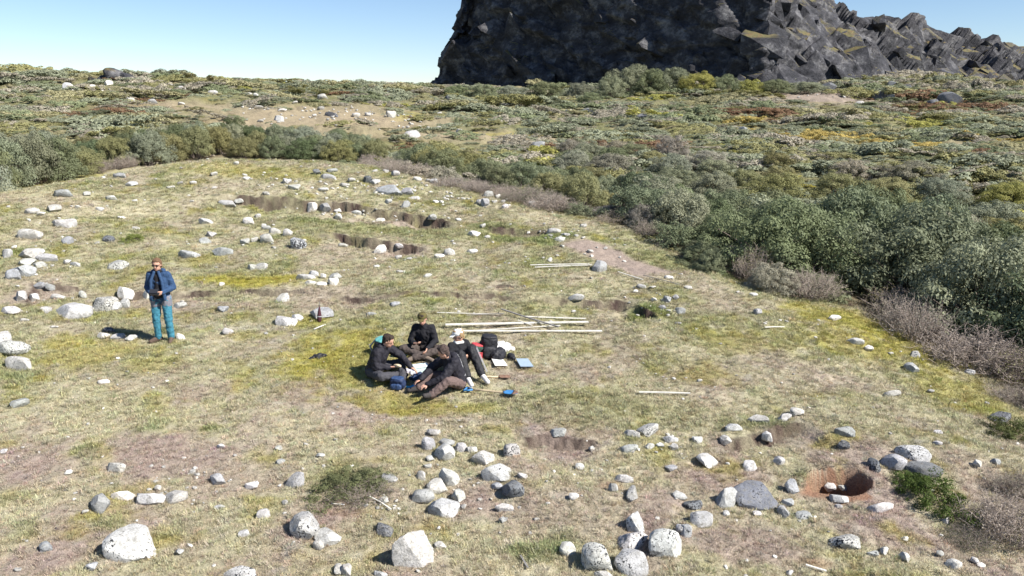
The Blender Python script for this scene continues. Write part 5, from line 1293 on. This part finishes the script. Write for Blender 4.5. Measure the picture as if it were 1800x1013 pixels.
def drape(label, px, py, L, W, hgt, mat, rz, name, cat, seed):
    """crumpled cloth lying in a soft heap"""
    p = at(px, py); rs = random.Random(seed); g = Blob()
    for k in range(11):
        a = rs.uniform(-.5, .5) * L; b = rs.uniform(-.5, .5) * W; h = hgt * (1 - abs(a) / L) * rs.uniform(.5, 1)
        g.cap((a, b, h * .5), (a + rs.uniform(-.12, .12), b + rs.uniform(-.08, .08), h * .4), h * .5 + .02, h * .35 + .02)
    o = g.build(name, mat, None, .012, 2, .05, .06); o.location = (p.x, p.y, p.z - .01); o.rotation_euler = (0, 0, rz)
    tag(o, label, cat)
drape('black jacket dropped on the grass beside the black backpack', 878, 630, .50, .26, .22, BLKN, R(-30), 'dropped_jacket', 'jacket', 4)
drape('white cloth bag heaped against the black backpack', 884, 616, .42, .24, .24, WHITEC, R(-40), 'cloth_bag', 'bag', 9)
drape('dark cap or pouch lying alone left of the ring', 557, 629, .12, .10, .09, BLKN, 0, 'pouch', 'pouch', 3)
drape('small dark pouch on the grass before the back person', 700, 622, .20, .12, .10, BLKN, .3, 'pouch', 'pouch', 13)
drape('crumpled dark blue bag in the middle of the ring', 738, 668, .34, .2, .13, NAVY, .3, 'stuff_sack', 'bag', 17)
drape('bright blue glove on the grass in front of the front person', 729, 680, .12, .07, .05, cloth('bright_blue', (0.04, 0.35, 0.62)), .5, 'glove', 'glove', 23)
# lunch things
p = at(740, 654); tub = empty('lunch_tub', (p.x, p.y, p.z), R(25))
TUBM = mat_plain('frosted_plastic', (0.55, 0.68, 0.68), 0.25, 20, .1, 0.05)
mesh_join('tub', [box((0, 0, .06), (.28, .19, .11), None, .02)], TUBM, tub); mesh_join('lid', [box((0, 0, .125), (.295, .205, .018), Matrix.Rotation(.04, 3, 'X'), .006)], mat_plain('pale_lid', (0.62, 0.74, 0.74), .3, 20, .1, 0), tub)
tag(tub, 'pale turquoise plastic lunch tub in the middle of the ring', 'tub')
drape('crumpled pale plastic bag in the middle of the ring', 722, 654, .36, .24, .10, mat_plain('pale_plastic', (0.62, 0.60, 0.68), .3, 20, .15, .2), .2, 'plastic_bag', 'bag', 31)
p = at(715, 625); bt = empty('water_bottle', (p.x, p.y, p.z), 0)
mesh_join('bottle_body', [lathe((0, 0, 0), [(.034, 0), (.040, .01), (.040, .15), (.036, .18), (.022, .20)], seg=16)], mat_plain('blue_bottle', (0.12, 0.27, 0.33), .3, 20, .1, 0), bt, True)
mesh_join('bottle_cap', [lathe((0, 0, .20), [(.024, 0), (.024, .03), (.020, .035)], seg=16)], BLKP, bt, True); tag(bt, 'blue-grey water bottle beside the cross-legged person', 'bottle')
# boards on the grass
def board(label, pts, mat, name):
    P = [at(*q) for q in pts]; c = sum(P, Vector()) / 4; zz = c.z + .07
    nrm = (P[1] - P[0]).cross(P[3] - P[0]).normalized()
    if nrm.z < 0: nrm = -nrm
    V = [q + Vector((0, 0, .055)) for q in P] + [q + Vector((0, 0, .055)) + nrm * .012 for q in P]
    F = [(0, 1, 2, 3)[::-1], (4, 5, 6, 7), (0, 1, 5, 4), (1, 2, 6, 5), (2, 3, 7, 6), (3, 0, 4, 7)]
    V = [v - c for v in V]
    r = obj(name, mesh_from(name, V, F, mat), None, c); bm = bmesh.new(); bm.from_mesh(r.data); bmesh.ops.recalc_face_normals(bm, faces=bm.faces); bm.to_mesh(r.data); bm.free()
    tag(r, label, 'board')
board('white drawing board lying right of the black backpack', [(863, 634), (882, 634), (892, 648), (870, 648)], mat_plain('white_board', (0.75, 0.75, 0.73), .5, 20, .05, 0), 'drawing_board')
board('blue drawing board lying right of the white board', [(907, 636), (928, 636), (938, 650), (915, 650)], mat_plain('blue_board', (0.33, 0.42, 0.52), .5, 20, .08, 0), 'drawing_board')
# shovels
WOOD = mat_plain('pale_wood', (0.52, 0.42, 0.28), .7, 12, .25, .2); BLUEP = mat_plain('blue_paint', (0.05, 0.19, 0.42), .45, 18, .3, .1); RUSTM = mat_plain('rusty_steel', (0.20, 0.12, 0.085), .8, 16, .4, .3)
def shovel(label, a, b, grip, shaftm, bladem, dirt, lift=.06, bl=.26, bw=.19):
    A, B = at(*a), at(*b); A.z += lift; B.z += lift; d = B - A; L = d.length
    r = empty('shovel', A); q = d.to_track_quat('X', 'Z'); r.rotation_euler = q.to_euler()
    mesh_join('shaft', [tube([(.02, 0, 0), (L * .35, 0, .0), (L * .72, 0, -.01), (L - bl * .85, 0, .0)], .019)], shaftm, r, True)
    if grip:
        mesh_join('grip', [tube([(.08, 0, 0), (.02, .05, 0), (-.06, .075, 0)], .016), tube([(.08, 0, 0), (.02, -.05, 0), (-.06, -.075, 0)], .016), tube([(-.06, -.085, 0), (-.06, .085, 0)], .019)], bladem, r, True)
    V = []; F = []; nx, ny = 9, 7
    for i in range(nx):
        t = i / (nx - 1); x = L - bl + bl * t; hw = bw / 2 * (min(1, .35 + t * 4) if t < .2 else 1) * (1 if t < .65 else math.sqrt(max(0.02, 1 - ((t - .65) / .37) ** 2)))
        for j in range(ny):
            u = j / (ny - 1) * 2 - 1; V.append((x, u * hw, .018 * u * u - .01 + .03 * (1 - t) ** 2 * (1 - abs(u))))
    for i in range(nx - 1):
        for j in range(ny - 1): F.append((i * ny + j, i * ny + j + 1, (i + 1) * ny + j + 1, (i + 1) * ny + j))
    o = obj('blade', mesh_from('blade', V, F, bladem, True), r); s = o.modifiers.new('thick', 'SOLIDIFY'); s.thickness = .004
    if dirt:
        V2 = [(v[0], v[1], v[2] + .004) for v in V[5 * ny:]]; F2 = [(i * ny + j, i * ny + j + 1, (i + 1) * ny + j + 1, (i + 1) * ny + j) for i in range(nx - 6) for j in range(ny - 1)]
        o = obj('blade_edge', mesh_from('blade_edge', V2, F2, dirt, True), r); s = o.modifiers.new('thick', 'SOLIDIFY'); s.thickness = .004
    tag(r, label, 'shovel')
shovel('shovel with blue grip, pale shaft and blue blade lying in front of the ring', (824, 690), (910, 697), True, WOOD, BLUEP, RUSTM)
shovel('short shovel with brown blade lying right of the white-capped person\'s feet', (842, 667), (897, 667), False, WOOD, RUSTM, None, .05, .22, .16)
# poles and laths on the grass
WPOLE = mat_plain('weathered_white_wood', (0.60, 0.58, 0.53), .75, 6, .22, .2); GPOLE = mat_plain('grey_wood', (0.20, 0.19, 0.18), .8, 8, .3, .2)
def pole(label, a, b, w, mat, lift=.05, name='wooden_pole'):
    A, B = at(*a), at(*b); d = B - A; L = d.length
    mid = Hz((A.x + B.x) / 2, (A.y + B.y) / 2); up = max(lift, mid - (A.z + B.z) / 2 + lift * .8)
    V = []; F = []; n = 9; rs = random.Random(int(a[0] * 7 + a[1])); w = w * 0.72; bow = rs.uniform(-.02, .02); t2 = w * .45
    for i in range(n):
        t = i / (n - 1); yb = bow * math.sin(math.pi * t); e = 1 + rs.uniform(-.05, .05)
        for (yy, zz) in ((-w / 2, -t2 / 2), (w / 2, -t2 / 2), (w / 2, t2 / 2), (-w / 2, t2 / 2)): V.append((L * t, yy * e + yb, zz * e))
    for i in range(n - 1):
        for j in range(4): F.append((i * 4 + j, i * 4 + (j + 1) % 4, (i + 1) * 4 + (j + 1) % 4, (i + 1) * 4 + j))
    F += [(3, 2, 1, 0), tuple((n - 1) * 4 + j for j in range(4))]
    o = obj(name, mesh_from(name, V, F, mat), None, A + Vector((0, 0, up)), d.to_track_quat('X', 'Z').to_euler())
    tag(o, label, 'pole', 'poles and laths on the grass'); return o
pole('thick white pole behind the ring, upper of the two long ones', (783, 579), (1034, 574), .085, WPOLE)
pole('thick white pole behind the ring, lower of the two long ones', (803, 588), (1058, 588), .070, WPOLE)
pole('thin white lath lying slanted between the two long poles', (795, 588), (985, 576), .040, WPOLE)
pole('thin pale lath above the back person, left of the dark slanting pole', (768, 553), (872, 556), .035, WPOLE)
pole('thin greenish lath just left of the dark slanting pole', (820, 558), (886, 555), .035, GPOLE)
pole('thin pale lath right of the dark slanting pole', (915, 560), (1030, 564), .050, WPOLE)
pole('dark grey pole lying slanted across the white poles', (881, 552), (982, 584), .060, GPOLE, .09)
pole('short pale lath beside the dark slanting pole', (910, 567), (935, 576), .035, WPOLE)
pole('upper white pole of the pair left of the grey boulder', (932, 469), (1036, 467), .060, WPOLE)
pole('lower white pole of the pair left of the grey boulder', (940, 473), (1040, 469), .055, WPOLE)
pole('thin pale lath along the lower edge of the dusty trench', (1086, 481), (1130, 495), .045, WPOLE)
pole('thin greenish lath below the right end of the dusty trench', (1130, 487), (1195, 504), .035, GPOLE)
pole('short white pole lying alone on the lower right grass', (1123, 694), (1213, 696), .050, WPOLE)
pole('tiny white lath on the right grass before the thicket', (1344, 580), (1378, 579), .045, WPOLE)
pole('pale splinter of wood near the bottom right edge', (1416, 998), (1452, 1009), .035, WPOLE, .04, 'wood_splinter')
pole('dark stick standing askew in the bottom centre grass', (915, 982), (928, 1004), .030, GPOLE, .04, 'stick')
pole('pale dead branch below the heather bush', (650, 879), (688, 902), .025, WPOLE, .04, 'dead_branch')
pole('pale forked twig left below the heather bush', (583, 890), (606, 892), .022, WPOLE, .04, 'dead_branch')
pole('pale thin stick by the upright tool', (552, 582), (572, 574), .04, WPOLE, .04, 'stick')
# slim dark tool standing against the stone
p = at(561, 566); tl = empty('upright_tool', (p.x, p.y, p.z - .05), 0); tl.rotation_euler = (R(-7), R(2), 0)
mesh_join('wrapped_body', [lathe((0, 0, 0), [(.012, 0), (.046, .08), (.052, .17), (.036, .27), (.020, .35), (.010, .40)], seg=10)], cloth('maroon_cloth', (0.06, 0.022, 0.03)), tl, True)
mesh_join('spike', [lathe((0, 0, .39), [(.010, 0), (.007, .08), (.003, .12)], seg=8)], GPOLE, tl, True)
mesh_join('band', [lathe((0, 0, .16), [(.0535, 0), (.0530, .02)], seg=10)], GRN, tl, True)
tag(tl, 'slim dark pointed tool standing upright against a grey stone', 'tool')
